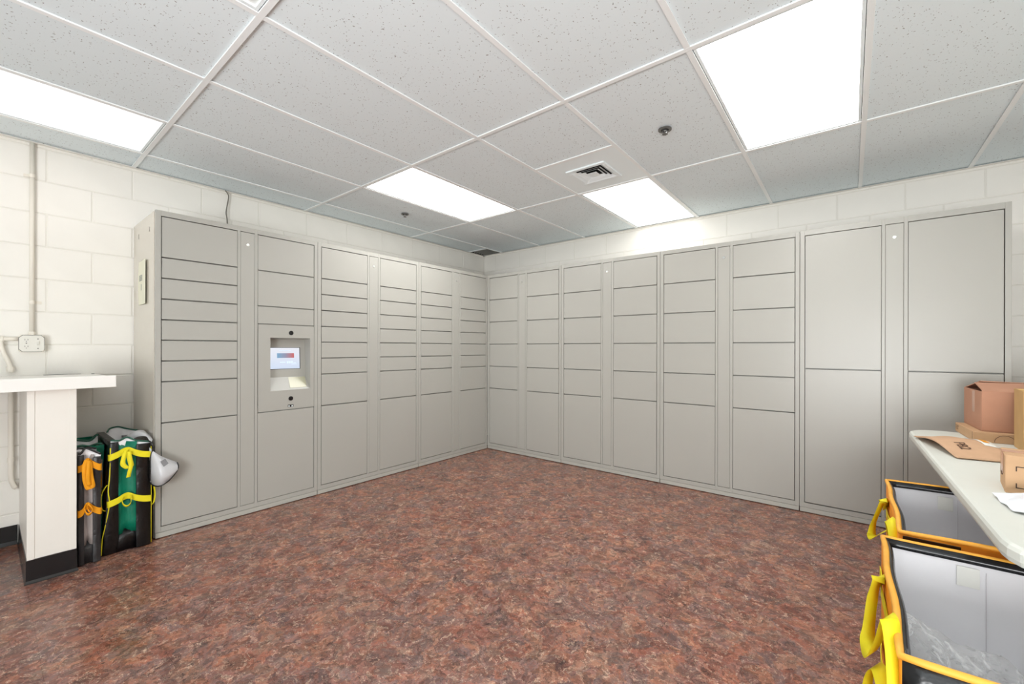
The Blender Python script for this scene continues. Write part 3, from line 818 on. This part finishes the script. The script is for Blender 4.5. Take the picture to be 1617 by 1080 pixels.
# knotted tails: an upper long loop and a lower small one
bm = bmesh.new()
ribbon(bm, [(0.058, -3.140, 0.580), (0.070, -3.150, 0.545), (0.076, -3.155, 0.505), (0.078, -3.135, 0.480), (0.074, -3.120, 0.485), (0.070, -3.124, 0.520), (0.064, -3.134, 0.565)], [(0, 0.022, 0.006)]*7, 6)
ribbon(bm, [(0.066, -3.128, 0.57), (0.074, -3.124, 0.53), (0.080, -3.122, 0.49), (0.080, -3.128, 0.455), (0.074, -3.132, 0.425)], [(0, 0.018, 0)]*5, 6)
mk('handle_loop', bm, M['strap'], t1, off=o1, solid=0.0018, smooth=True)
bm = bmesh.new()
ribbon(bm, [(0.058, -3.150, 0.312), (0.072, -3.158, 0.295), (0.076, -3.150, 0.272), (0.078, -3.134, 0.264), (0.074, -3.120, 0.282), (0.062, -3.122, 0.315)], [(0.008, 0, 0.012)]*6, 6)
mk('handle_loop', bm, M['strap'], t1, off=o1, solid=0.0018, smooth=True)
bm = bmesh.new(); ribbon(bm, [(0.03, -3.206, 0.397), (0.045, -3.224, 0.386), (0.05, -3.240, 0.350), (0.05, -3.243, 0.300), (0.045, -3.236, 0.262), (0.03, -3.212, 0.245)], [(0.016, 0.004, 0.004)]*6, 6)
mk('side_handle', bm, M['strap'], t1, off=o1, solid=0.002, smooth=True)
bm = bmesh.new(); ribbon(bm, [(0.03, -3.030, 0.375), (0.045, -3.020, 0.362), (0.05, -3.012, 0.325), (0.05, -3.010, 0.280), (0.046, -3.016, 0.242), (0.03, -3.030, 0.222)], [(0.016, 0.004, 0.004)]*6, 6)
mk('side_handle', bm, M['strap'], t1, off=o1, solid=0.002, smooth=True)
bm = bmesh.new()
tube(bm, [(0.048, -3.203, 0.60), (0.050, -3.206, 0.45), (0.050, -3.212, 0.36), (0.050, -3.207, 0.29), (0.050, -3.222, 0.18), (0.050, -3.236, 0.10), (0.048, -3.240, 0.012)], 0.0026, 6, smooth=4)
tube(bm, [(0.050, -3.027, 0.58), (0.051, -3.026, 0.30), (0.050, -3.026, 0.012)], 0.0018, 6)
mk('piping', bm, M['strap'], t1, off=o1, smooth=True)
# open top: back rim with white liner
def liner(t, o, front, back, zdrop, m_in, m_rim, r=0.005):
    F, B = catmull(front, 4), catmull(back, 4)
    bm = bmesh.new(); loft(bm, [B, [Vector((p.x+0.02, p.y*0.97+q.y*0.03, p.z-zdrop)) for p, q in zip(B, F)], [Vector((q.x-0.02, q.y, q.z-zdrop)) for p, q in zip(B, F)], F])
    mk('liner', bm, m_in, t, off=o, smooth=True, solid=0.0012)
    for P_ in (F, B):
        bm = bmesh.new(); tube(bm, P_, r, 6); mk('rim', bm, m_rim, t, off=o, smooth=True)
liner(t1, o1, [(0.030, -3.200, 0.640), (0.036, -3.165, 0.634), (0.018, -3.130, 0.645), (0.030, -3.090, 0.622), (0.036, -3.030, 0.606)],
      [(-0.30, -3.170, 0.640), (-0.36, -3.150, 0.652), (-0.38, -3.110, 0.656), (-0.37, -3.070, 0.640), (-0.30, -3.030, 0.632)], 0.10, M['liner'], M['greenrim'])
# crumpled grey-silver corner behind, and the liner flap hanging out to the right in front of the locker
bm = bmesh.new()
loft(bm, [catmull(c, 5) for c in ([(-0.22, -3.10, 0.600), (-0.20, -3.06, 0.642), (-0.18, -3.024, 0.640), (-0.06, -3.016, 0.634), (0.02, -3.014, 0.612)],
                                  [(-0.20, -3.10, 0.615), (-0.14, -3.07, 0.652), (-0.12, -3.030, 0.652), (-0.02, -3.024, 0.628), (0.04, -3.022, 0.604)],
                                  [(-0.12, -3.10, 0.60), (-0.06, -3.07, 0.628), (-0.02, -3.04, 0.632), (0.03, -3.034, 0.618), (0.05, -3.030, 0.598)])])
mk('loose_liner', bm, M['greyliner'], t1, off=o1, smooth=True, solid=0.0012)
fl = [[(0.045, -3.034, 0.575), (0.062, -3.020, 0.552), (0.074, -2.985, 0.516), (0.072, -2.945, 0.488), (0.060, -2.908, 0.462)],
      [(0.048, -3.034, 0.520), (0.084, -3.016, 0.505), (0.112, -2.985, 0.470), (0.102, -2.945, 0.452), (0.078, -2.902, 0.440)],
      [(0.052, -3.032, 0.450), (0.096, -3.014, 0.435), (0.126, -2.990, 0.410), (0.120, -2.950, 0.412), (0.092, -2.908, 0.424)],
      [(0.052, -3.030, 0.372), (0.086, -3.020, 0.352), (0.112, -2.994, 0.350), (0.116, -2.958, 0.372), (0.096, -2.918, 0.410)]]
bm = bmesh.new(); loft(bm, [catmull(c, 5) for c in fl])
flap = mk('liner_flap', bm, M['greyliner'], t1, off=o1, smooth=True, solid=0.0015)
bm = bmesh.new(); tube(bm, catmull([(0.040, -3.034, 0.610), (0.058, -3.026, 0.600), (0.062, -3.020, 0.570), (0.058, -3.030, 0.520), (0.060, -3.032, 0.450), (0.056, -3.030, 0.372)]+fl[3][1:]+[(0.080, -2.904, 0.438), (0.062, -2.906, 0.460)], 5), 0.0042, 6)
mk('flap_rim', bm, M['cove'], flap, off=o1, smooth=True)
bm = bmesh.new(); loft(bm, [[(0.106, -2.996, 0.492), (0.103, -2.972, 0.503)], [(0.118, -2.982, 0.460), (0.112, -2.958, 0.474)]])
mk('label_patch', bm, M['patch'], flap, off=o1, solid=0.001)

# tote with orange straps
o2 = (-0.12, -3.29, 0)
t2 = folded_tote(o2, 'folded charcoal tote with a grey gusset and orange straps between counter and green tote',
                 (-3.333, -3.310, -3.278, -3.246), 0.090, -0.05, (0.588, 0.570), (M['charcoal'], M['greynylon'], M['cove']), M['ostrap'], None, 0.0)
for zz in (0.530, 0.292):
    strap_band(t2, o2, M['ostrap'], 0.09, [(0.085, -3.3345, zz-0.012), (0.099, -3.333, zz-0.012), (0.100, -3.318, zz-0.004), (0.096, -3.306, zz+0.020), (0.090, -3.294, zz+0.022), (0.098, -3.282, zz+0.008), (0.100, -3.262, zz-0.010), (0.099, -3.249, zz-0.016), (0.085, -3.243, zz-0.016)])
bm = bmesh.new()
ribbon(bm, [(0.100, -3.303, 0.565), (0.112, -3.312, 0.53), (0.116, -3.310, 0.46), (0.118, -3.298, 0.412), (0.116, -3.282, 0.418), (0.112, -3.288, 0.47), (0.106, -3.294, 0.55)], [(0, 0.020, 0.004)]*7, 6)
ribbon(bm, [(0.104, -3.296, 0.56), (0.116, -3.298, 0.52), (0.120, -3.300, 0.47), (0.120, -3.296, 0.43)], [(0, 0.016, 0)]*4, 6)
mk('handle_loop', bm, M['ostrap'], t2, off=o2, solid=0.0018, smooth=True)
bm = bmesh.new()
ribbon(bm, [(0.100, -3.308, 0.318), (0.114, -3.312, 0.300), (0.118, -3.300, 0.276), (0.118, -3.286, 0.282), (0.114, -3.284, 0.302), (0.108, -3.298, 0.322), (0.112, -3.300, 0.30), (0.118, -3.292, 0.285)], [(0.006, 0, 0.014)]*8, 6)
mk('handle_loop', bm, M['ostrap'], t2, off=o2, solid=0.0018, smooth=True)
liner(t2, o2, [(0.078, -3.332, 0.596), (0.080, -3.322, 0.598), (0.072, -3.305, 0.622), (0.078, -3.278, 0.606), (0.082, -3.246, 0.582)],
      [(-0.05, -3.332, 0.60), (-0.055, -3.32, 0.604), (-0.06, -3.30, 0.600), (-0.058, -3.275, 0.602), (-0.05, -3.248, 0.59)], 0.07, M['liner'], M['cove'], r=0.0055)

# third folded tote behind the orange-strapped one, green outside
o3 = (-0.30, -3.26, 0)
t3 = thing('folded_tote', 'folded green tote with a white liner half hidden behind the two black ones', 'tote bag', o3, group='folded totes beside the counter')
bm = bmesh.new(); rows = []
for k in range(7):
    f = k/6; z = 0.004+0.60*f
    rows.append([(-0.075+0.006*math.sin(k*2), -3.250, z), (-0.075, -3.215+0.004*math.sin(k*1.3), z), (-0.44, -3.216, z), (-0.46, -3.332, z), (-0.075, -3.332, z)])
rr = loft(bm, rows, closed=True); bm.faces.new(rr[0])
mk('body', bm, M['green'], t3, off=o3, smooth=False, bevel=0.003)
liner(t3, o3, [(-0.085, -3.328, 0.610), (-0.085, -3.30, 0.612), (-0.095, -3.27, 0.602), (-0.085, -3.24, 0.612), (-0.085, -3.222, 0.606)],
      [(-0.25, -3.328, 0.626), (-0.25, -3.306, 0.622), (-0.25, -3.254, 0.610), (-0.25, -3.228, 0.634), (-0.24, -3.220, 0.640)], 0.08, M['liner'], M['greenrim'], r=0.007)
bm = bmesh.new(); ribbon(bm, [(-0.071, -3.234, 0.45), (-0.060, -3.232, 0.40), (-0.062, -3.236, 0.33), (-0.071, -3.238, 0.25)], (0, 0.018, 0), 5)
mk('handle_loop', bm, M['ostrap'], t3, off=o3, solid=0.002)
bm = bmesh.new(); box(bm, -0.0735, -0.0715, -3.245, -3.219, 0.36, 0.52)
mk('reflective_panel', bm, M['greynylon'], t3, off=o3)

# ------------------------------------------------------------------ folding table with parcels
TZ = 0.715
o = (3.93, -1.32, 0)
t = thing('folding_table', 'long pale plastic folding table along the right wall', 'table', o)
def rounded(x0, x1, y0, y1, r, n=6):
    p = []
    for cx_, cy_, a0 in ((x1-r, y1-r, 0), (x0+r, y1-r, PI/2), (x0+r, y0+r, PI), (x1-r, y0+r, 1.5*PI)):
        for k in range(n+1): a = a0+PI/2*k/n; p.append((cx_+r*math.cos(a), cy_+r*math.sin(a)))
    return p
bm = bmesh.new()
# the left long edge leans out slightly towards the camera end
def sk(p, ins): 
    x, y = p; return (x+(-0.03*(y+0.49)/1.7)*(1 if x < 3.95 else 1), y)
rows = []
for ins, z in ((0.030, TZ-0.045), (0.004, TZ-0.042), (0.0, TZ-0.030), (0.0, TZ-0.012), (0.004, TZ-0.004), (0.011, TZ)):
    rows.append([(*sk(p, ins), z) for p in rounded(3.534+ins, 4.295-ins, -2.255+ins, -0.362-ins, 0.13-ins*0.5)])
rr = loft(bm, rows, closed=True); bm.faces.new(rr[0]); bm.faces.new(rr[-1])
mk('tabletop', bm, M['table'], t, off=o, smooth=False)
for yy in (-0.72, -1.818):
    bm = bmesh.new()
    tube(bm, [(3.72, yy, 0.0), (3.72, yy, 0.655), (3.76, yy, 0.668), (4.10, yy, 0.668), (4.14, yy, 0.655), (4.14, yy, 0.0)], 0.0135, 8)
    tube(bm, [(3.72, yy, 0.14), (4.14, yy, 0.14)], 0.010, 8)
    mk('leg', bm, M['leg'], t, off=o, smooth=True)

def carton(o, rot, dims, m, name, label, flaps=None, th=0.004):
    """cardboard box: local x/y about its base centre"""
    t = thing(name, label, 'cardboard box', o, rot)
    return t
# flat box
def yaw_of(a, b): return math.atan2(b[1]-a[1], b[0]-a[0])
ob = (3.8765, -0.4634, TZ)
tf = thing('flat_carton', 'flat tan cardboard box lying under the larger open box', 'cardboard box', ob, 0.05)
mk('body', bx(-0.135, 0.20, -0.17, 0.155, 0.0005, 0.048, bev=0.0015), M['card'], tf)
bm = bmesh.new(); box(bm, -0.1355, -0.1345, -0.155, -0.152, 0.006, 0.045)
box(bm, -0.1358, -0.1350, 0.09, 0.14, 0.034, 0.036); box(bm, -0.1358, -0.1350, 0.10, 0.14, 0.026, 0.028); box(bm, -0.1358, -0.1350, 0.10, 0.14, 0.018, 0.020)
mk('print', bm, M['ink'], tf)
bm = bmesh.new(); tube(bm, [(-0.03+0.035*math.cos(a), -0.1703, 0.005+0.034*math.sin(a)) for a in [PI*k/12 for k in range(13)]], 0.0009, 5)
mk('thumb_cut', bm, M['ink'], tf)

# open reddish box
ob = (3.906, -0.4425, TZ+0.049)
tb = thing('open_carton', 'reddish brown cardboard box with a half open top flap on the flat box', 'cardboard box', ob, 0.05)
bm = bmesh.new()
hx0, hx1, hy0, hy1, H, w = -0.13, 0.15, -0.155, 0.15, 0.193, 0.004
for a in ((hx0, hx1, hy0, hy0+w), (hx0, hx1, hy1-w, hy1), (hx0, hx0+w, hy0+w, hy1-w), (hx1-w, hx1, hy0+w, hy1-w)):
    box(bm, *a, 0.0005, H, bev=0.001)
box(bm, hx0, hx1, hy0, hy1, 0.0, 0.004)
mk('body', bm, M['cardred'], tb)
bm = bmesh.new()
loft(bm, [[(hx0+0.002, hy0+0.002, H), (hx1, hy0+0.002, H)], [(hx0+0.004, hy0+0.02, H+0.006), (hx1, hy0+0.02, H+0.006)], [(hx0+0.008, 0.0, H+0.034), (hx1, 0.0, H+0.034)]])
mk('top_flap', bm, M['cardred'], tb, solid=0.004)
bm = bmesh.new()
loft(bm, [[(hx0+0.003, hy1-0.002, H), (hx1, hy1-0.002, H)], [(hx0+0.03, 0.010, H+0.042), (hx1, 0.010, H+0.036)]])
mk('top_flap', bm, M['cardred'], tb, solid=0.004)
mk('clear_tape', bx(hx0-0.0008, hx0-0.0001, -0.045, 0.000, 0.08, H-0.004), M['tape'], tb)

# tall golden box at the right edge of the view
ob = (3.985, -0.765, TZ)
tt = thing('tall_carton', 'golden brown upright cardboard box cut off by the right edge, beside the open box', 'cardboard box', ob, -0.05)
mk('body', bx(-0.115, 0.16, -0.09, 0.09, 0.0005, 0.268, bev=0.0015), M['cardgold'], tt)
mk('tape_strip', bx(-0.1155, 0.1605, -0.022, 0.03, 0.2683, 0.2690), M['yellowtape'], tt)
bm = bmesh.new()
tube(bm, [(-0.085, -0.0905, 0.175), (-0.078, -0.0905, 0.160), (-0.070, -0.0905, 0.180)], 0.002, 5)
mk('print', bm, M['ink'], tt)

# near box with printed corner brackets
ob = (3.79, -1.585, TZ)
tn = thing('small_carton', 'small tan cardboard box with printed corner brackets near the table edge', 'cardboard box', ob, -0.12)
mk('body', bx(-0.120, 0.16, -0.075, 0.075, 0.0005, 0.118, bev=0.002), M['card'], tn)
bm = bmesh.new()
for zz, s in ((0.085, 1), (0.020, -1)):
    box(bm, -0.098, -0.0955, -0.0758, -0.0750, min(zz, zz-s*0.014), max(zz, zz-s*0.014)); box(bm, -0.098, -0.068, -0.0758, -0.0750, zz-0.0012, zz+0.0012)
mk('print', bm, M['ink'], tn)
bm = bmesh.new(); tube(bm, [(-0.1205, 0.01+0.03*math.cos(a), 0.062-0.022*math.sin(a)) for a in [PI*k/10 for k in range(11)]], 0.0012, 5)
mk('printed_smile', bm, M['ink'], tn)
bm = bmesh.new(); box(bm, -0.1212, -0.1202, -0.03, 0.045, 0.05, 0.117); box(bm, -0.1212, 0.16, -0.012, 0.03, 0.1183, 0.1192)
mk('packing_tape', bm, M['tape'], tn)
mk('address_label', bx(-0.042, 0.10, -0.0762, -0.0752, 0.030, 0.098), M['paper'], tn)

# kraft mailer
om = (3.70, -0.87, TZ)
tm = thing('kraft_mailer', 'brown kraft paper mailer lying wavy on the table end', 'envelope', om, group=None)
def surf(f, g):  # f along the table edge (far->near), g away from the edge
    A, B, Cc, Dd = Vector((3.535, -0.69, 0)), Vector((3.622, -1.165, 0)), Vector((3.80, -1.13, 0)), Vector((3.725, -0.63, 0))
    p = (A*(1-f)+B*f)*(1-g)+(Dd*(1-f)+Cc*f)*g
    p.x += 0.018*math.sin(PI*f)*(1-g)*-0.6
    p.z = TZ+0.0065+0.040*max(0.0, math.sin(PI*f**1.25))**1.3*(0.75+0.25*math.sin(PI*g))+0.010*math.exp(-((f-0.30)/0.08)**2)*math.exp(-((g-0.45)/0.3)**2)+0.003*math.sin(9*f+4*g)*g
    return p
bm = bmesh.new(); loft(bm, [[surf(i/24, j/12) for j in range(13)] for i in range(25)])
body = mk('body', bm, M['kraft'], tm, off=om, smooth=True, solid=0.003)
bm = bmesh.new(); loft(bm, [[surf(i/16*0.66+0.05, j/3*0.24+0.74)+Vector((0, 0, 0.003)) for j in range(4)] for i in range(17)])
mk('shipping_label', bm, M['paper'], tm, off=om, smooth=True, solid=0.0008)
bm = bmesh.new(); loft(bm, [[surf(0.50+i*0.04, 0.80+j*0.05)+Vector((0, 0, 0.005)) for j in range(3)] for i in range(4)])
mk('orange_sticker', bm, M['ostrap'], tm, off=om, solid=0.0008)
cu = bpy.data.curves.new('size_code', 'FONT'); cu.body = 'PB2'; cu.size = 0.048; cu.extrude = 0.0003; cu.align_x = 'CENTER'; cu.align_y = 'CENTER'
tmp = bpy.data.objects.new('tmp', cu); C.objects.link(tmp)
bpy.context.view_layer.update()
me = bpy.data.meshes.new_from_object(tmp.evaluated_get(bpy.context.evaluated_depsgraph_get()))
bpy.data.objects.remove(tmp)
me.name = 'size_code'; me.materials.clear(); me.materials.append(M['softink'])
so = bpy.data.objects.new('size_code', me)
c0 = surf(0.77, 0.32); du = (surf(0.86, 0.32)-surf(0.68, 0.32)).normalized(); dv = (surf(0.77, 0.44)-surf(0.77, 0.20)).normalized(); nn = du.cross(dv).normalized(); dv = nn.cross(du)
R = Matrix((du, dv, nn)).transposed().to_4x4()
so.matrix_local = Matrix.Translation(c0+nn*0.0036-Vector(om)) @ R
link(so, tm)
bm = bmesh.new()
for k in range(5):
    c = surf(0.10+0.012*k, 0.35+0.09*k)+Vector((0, 0, 0.0022)); box(bm, c.x-0.004, c.x+0.004, c.y-0.010, c.y+0.010, c.z-0.0004, c.z+0.0004)
mk('print', bm, M['ink'], tm, off=om)

# white crumpled poly mailer at the near right
op = (3.72, -1.80, TZ)
tp = thing('poly_mailer', 'crumpled white plastic mailer in front of the small bracketed box', 'envelope', op)
bm = bmesh.new(); rows = []
for i in range(15):
    f = i/14; r = []
    for j in range(13):
        g = j/12
        x = 3.622+0.20*g+0.01*f; y = -1.718-0.16*f+0.02*g*(1-2*f)-0.13*g*f
        z = TZ+0.008+0.030*math.sin(PI*min(1, g*1.1))*math.sin(PI*f)+0.010*noise.noise(Vector((x*30, y*30, 1.3)))+0.006*g+0.028*g*g
        r.append((x, y, z))
    rows.append(r)
loft(bm, rows); mk('sheet', bm, M['poly'], tp, off=op, smooth=False, solid=0.002)

# ------------------------------------------------------------------ open totes under the table
def open_tote(x0, x1, y0, y1, H, label, loops=(), tab=False):
    o = ((x0+x1)/2, (y0+y1)/2, 0)
    t = thing('open_tote', label, 'tote bag', o, group='open orange delivery totes under the table')
    w = 0.008
    def wav(a, s): return 0.006*math.sin(a*11+s)+0.003*math.sin(a*23+s*2)
    def wall(p, q, name, m, out, inset=0.0, z0=0.004, z1=None, amp=1.0):
        z1 = H-0.004 if z1 is None else z1
        bm = bmesh.new(); rows = []
        for k in range(9):
            z = z0+(z1-z0)*k/8; r = []
            for i in range(17):
                f = i/16; P_ = Vector(p)*(1-f)+Vector(q)*f
                d = Vector(out)*(wav(f*1.3+z*2, x0*5+len(name))*amp*math.sin(PI*f)-inset)
                r.append((P_.x+d.x, P_.y+d.y, z))
            rows.append(r)
        loft(bm, rows); return mk(name, bm, m, t, off=o, smooth=True, solid=0.003)
    A, B, D_, E = (x0, y0, 0), (x1, y0, 0), (x1, y1, 0), (x0, y1, 0)
    wall(A, E, 'left_side', M['orange'], (-1, 0, 0), amp=0.8)
    wall(A, B, 'near_side', M['orange' if tab else 'mesh'], (0, -1, 0), amp=0.6)
    wall(E, D_, 'far_side', M['orange'], (0, 1, 0), amp=0.5)
    wall(B, D_, 'right_side', M['orange'], (1, 0, 0), amp=0.5)
    if tab:
        mk('black_tab', bx(x0+0.004, x0+0.135, y0-0.013, y0-0.009, H-0.050, H-0.010, bev=0.001), M['mesh'], t, off=o)
    # liner
    i_ = 0.012
    bm = bmesh.new()
    ring_ = lambda d, z: [(x0+d, y0+d, z), ((x0+x1)/2, y0+d-0.002, z), (x1-d, y0+d, z), (x1-d, y1-d, z), ((x0+x1)/2, y1-d+0.004, z), (x0+d, y1-d, z), (x0+d-0.002, (y0+y1)/2, z)]
    rr = loft(bm, [ring_(i_, H-0.02), ring_(i_+0.002, H*0.6), ring_(i_+0.004, H*0.3), ring_(i_+0.006, 0.03)], closed=True)
    bm.faces.new(rr[-1])
    ln = mk('liner', bm, M['liner'], t, off=o, solid=0.0015)
    for sx in (x0+0.222,):
        mk('seam_line', bx(sx-0.0006, sx+0.0006, y1-i_-0.0035, y1-i_-0.0015, 0.05, H-0.04), M['seam'], ln, off=o)
    lb = mk('liner_label', bx(x0+0.163, x0+0.209, y1-i_-0.0050, y1-i_-0.0035, H-0.090, H-0.034), M['paper'], ln, off=o)
    # black band inside the rim
    N_ = 14
    def rim_path(d, dz, s):
        pts = []
        for (p, q) in ((A, B), (B, D_), (D_, E), (E, A)):
            for k in range(N_):
                f = k/N_; P_ = Vector(p)*(1-f)+Vector(q)*f
                P_.x += (d if P_.x < (x0+x1)/2 else -d) if abs(P_.x-x0) < 1e-6 or abs(P_.x-x1) < 1e-6 else 0
                P_.y += (d if P_.y < (y0+y1)/2 else -d) if abs(P_.y-y0) < 1e-6 or abs(P_.y-y1) < 1e-6 else 0
                pts.append(Vector((P_.x+0.003*math.sin(P_.y*17+s), P_.y+0.003*math.sin(P_.x*19+s), H+dz+0.004*math.sin(P_.y*9+P_.x*7+s))))
        return pts
    bm = bmesh.new(); P1 = rim_path(0.008, 0.003, x0); P2 = rim_path(0.0175, -0.008, x0); P3 = rim_path(0.0185, -0.019, x0)
    loft(bm, [P1, P2, P3], closed=True)
    mk('inner_band', bm, M['cove'], t, off=o, smooth=True, solid=0.002)
    bm = bmesh.new(); tube(bm, rim_path(0.001, 0.001, x0), 0.0075, 8, closed=True)
    mk('binding', bm, M['binding'], t, off=o, smooth=True)
    # yellow straps along the left side with drooping handle loops
    for zz in (H-0.10, H-0.30):
        bm = bmesh.new(); ribbon(bm, [(x0-0.007+0.003*math.sin(k*1.9), y0+0.02+(y1-y0-0.04)*k/8, zz+0.008*math.sin(k*1.3)) for k in range(9)], (0, 0, 0.034), 4)
        mk('strap_band', bm, M['strap'], t, off=o, solid=0.002)
    L = y1-y0
    for lp, ww in loops:
        bm = bmesh.new(); webbing(bm, [(x0-q[0], q[1], q[2]) for q in lp], 0.033)
        mk('handle_loop', bm, M['strap'], t, off=o, solid=0.0014, smooth=True)
    return t
open_tote(3.362, 3.850, -2.530, -1.862, 0.570, 'open orange tote with white liner nearest the camera, holding clear plastic',
          loops=[([(0.008, -2.00, 0.470), (0.010, -2.09, 0.520), (0.020, -2.155, 0.552), (0.032, -2.16, 0.50), (0.042, -2.185, 0.40), (0.040, -2.26, 0.40), (0.026, -2.36, 0.50), (0.017, -2.435, 0.590), (0.010, -2.47, 0.560), (0.007, -2.505, 0.470)],
                  [(0.004, 0, 0.030), (0.010, -0.010, 0.026), (0.018, 0.006, 0.010), (0.020, 0.020, 0.008), (0.018, 0.026, 0.018), (0.008, -0.02, 0.030), (0.014, -0.012, 0.024), (0.016, 0.004, 0.014), (0.012, 0.012, 0.020), (0.004, 0.004, 0.030)]),
                 ([(0.007, -2.32, 0.300), (0.016, -2.285, 0.355), (0.027, -2.245, 0.368), (0.040, -2.17, 0.290), (0.044, -2.18, 0.200), (0.030, -2.30, 0.140), (0.008, -2.42, 0.170)],
                  [(0.004, 0, 0.030), (0.014, 0.006, 0.016), (0.018, 0.014, 0.008), (0.016, 0.018, 0.018), (0.014, 0.014, 0.022), (0.010, 0, 0.028), (0.004, 0, 0.030)])])
open_tote(3.412, 3.890, -1.775, -1.085, 0.570, 'open orange tote with white liner under the far half of the table', tab=True,
          loops=[([(0.008, -1.21, 0.475), (0.012, -1.29, 0.515), (0.024, -1.345, 0.540), (0.038, -1.33, 0.490), (0.054, -1.30, 0.420), (0.056, -1.32, 0.375), (0.036, -1.42, 0.430), (0.016, -1.48, 0.470)],
                  [(0.004, 0, 0.030), (0.012, -0.008, 0.024), (0.018, 0.008, 0.010), (0.022, 0.018, 0.012), (0.024, 0.020, 0.020), (0.016, 0.0, 0.030), (0.010, -0.012, 0.028), (0.004, 0, 0.030)]),
                 ([(0.008, -1.50, 0.470), (0.016, -1.56, 0.520), (0.020, -1.615, 0.552), (0.012, -1.67, 0.540), (0.007, -1.735, 0.450)],
                  [(0.004, 0, 0.032), (0.014, -0.006, 0.024), (0.018, 0.004, 0.014), (0.014, 0.010, 0.020), (0.004, 0, 0.032)])])

# clear crinkled bag inside the near tote
of = (3.60, -2.2, 0.05)
bm = bmesh.new(); rows = []
for i in range(33):
    f = i/32; r = []
    for j in range(33):
        g = j/32
        x = 3.395+0.41*g; y = -1.905-0.57*f
        edge = min(1, 5*min(f, 1-f))*0.5+0.5
        z = 0.10+0.32*math.exp(-((f-0.22)/0.42)**2)*(1-0.35*g)*edge
        q = Vector((x*9, y*9, 0.5)); z += 0.040*(noise.noise(q)+0.5*abs(noise.noise(q*2.3))+0.3*noise.noise(q*4.7))
        r.append((x, y, max(0.045, z)))
    rows.append(r)
loft(bm, rows)
tag(mk('clear_plastic_bag', bm, M['film'], off=of, smooth=True, solid=0.0008), 'crinkled clear plastic bag stuffed inside the nearest orange tote', 'plastic bag')
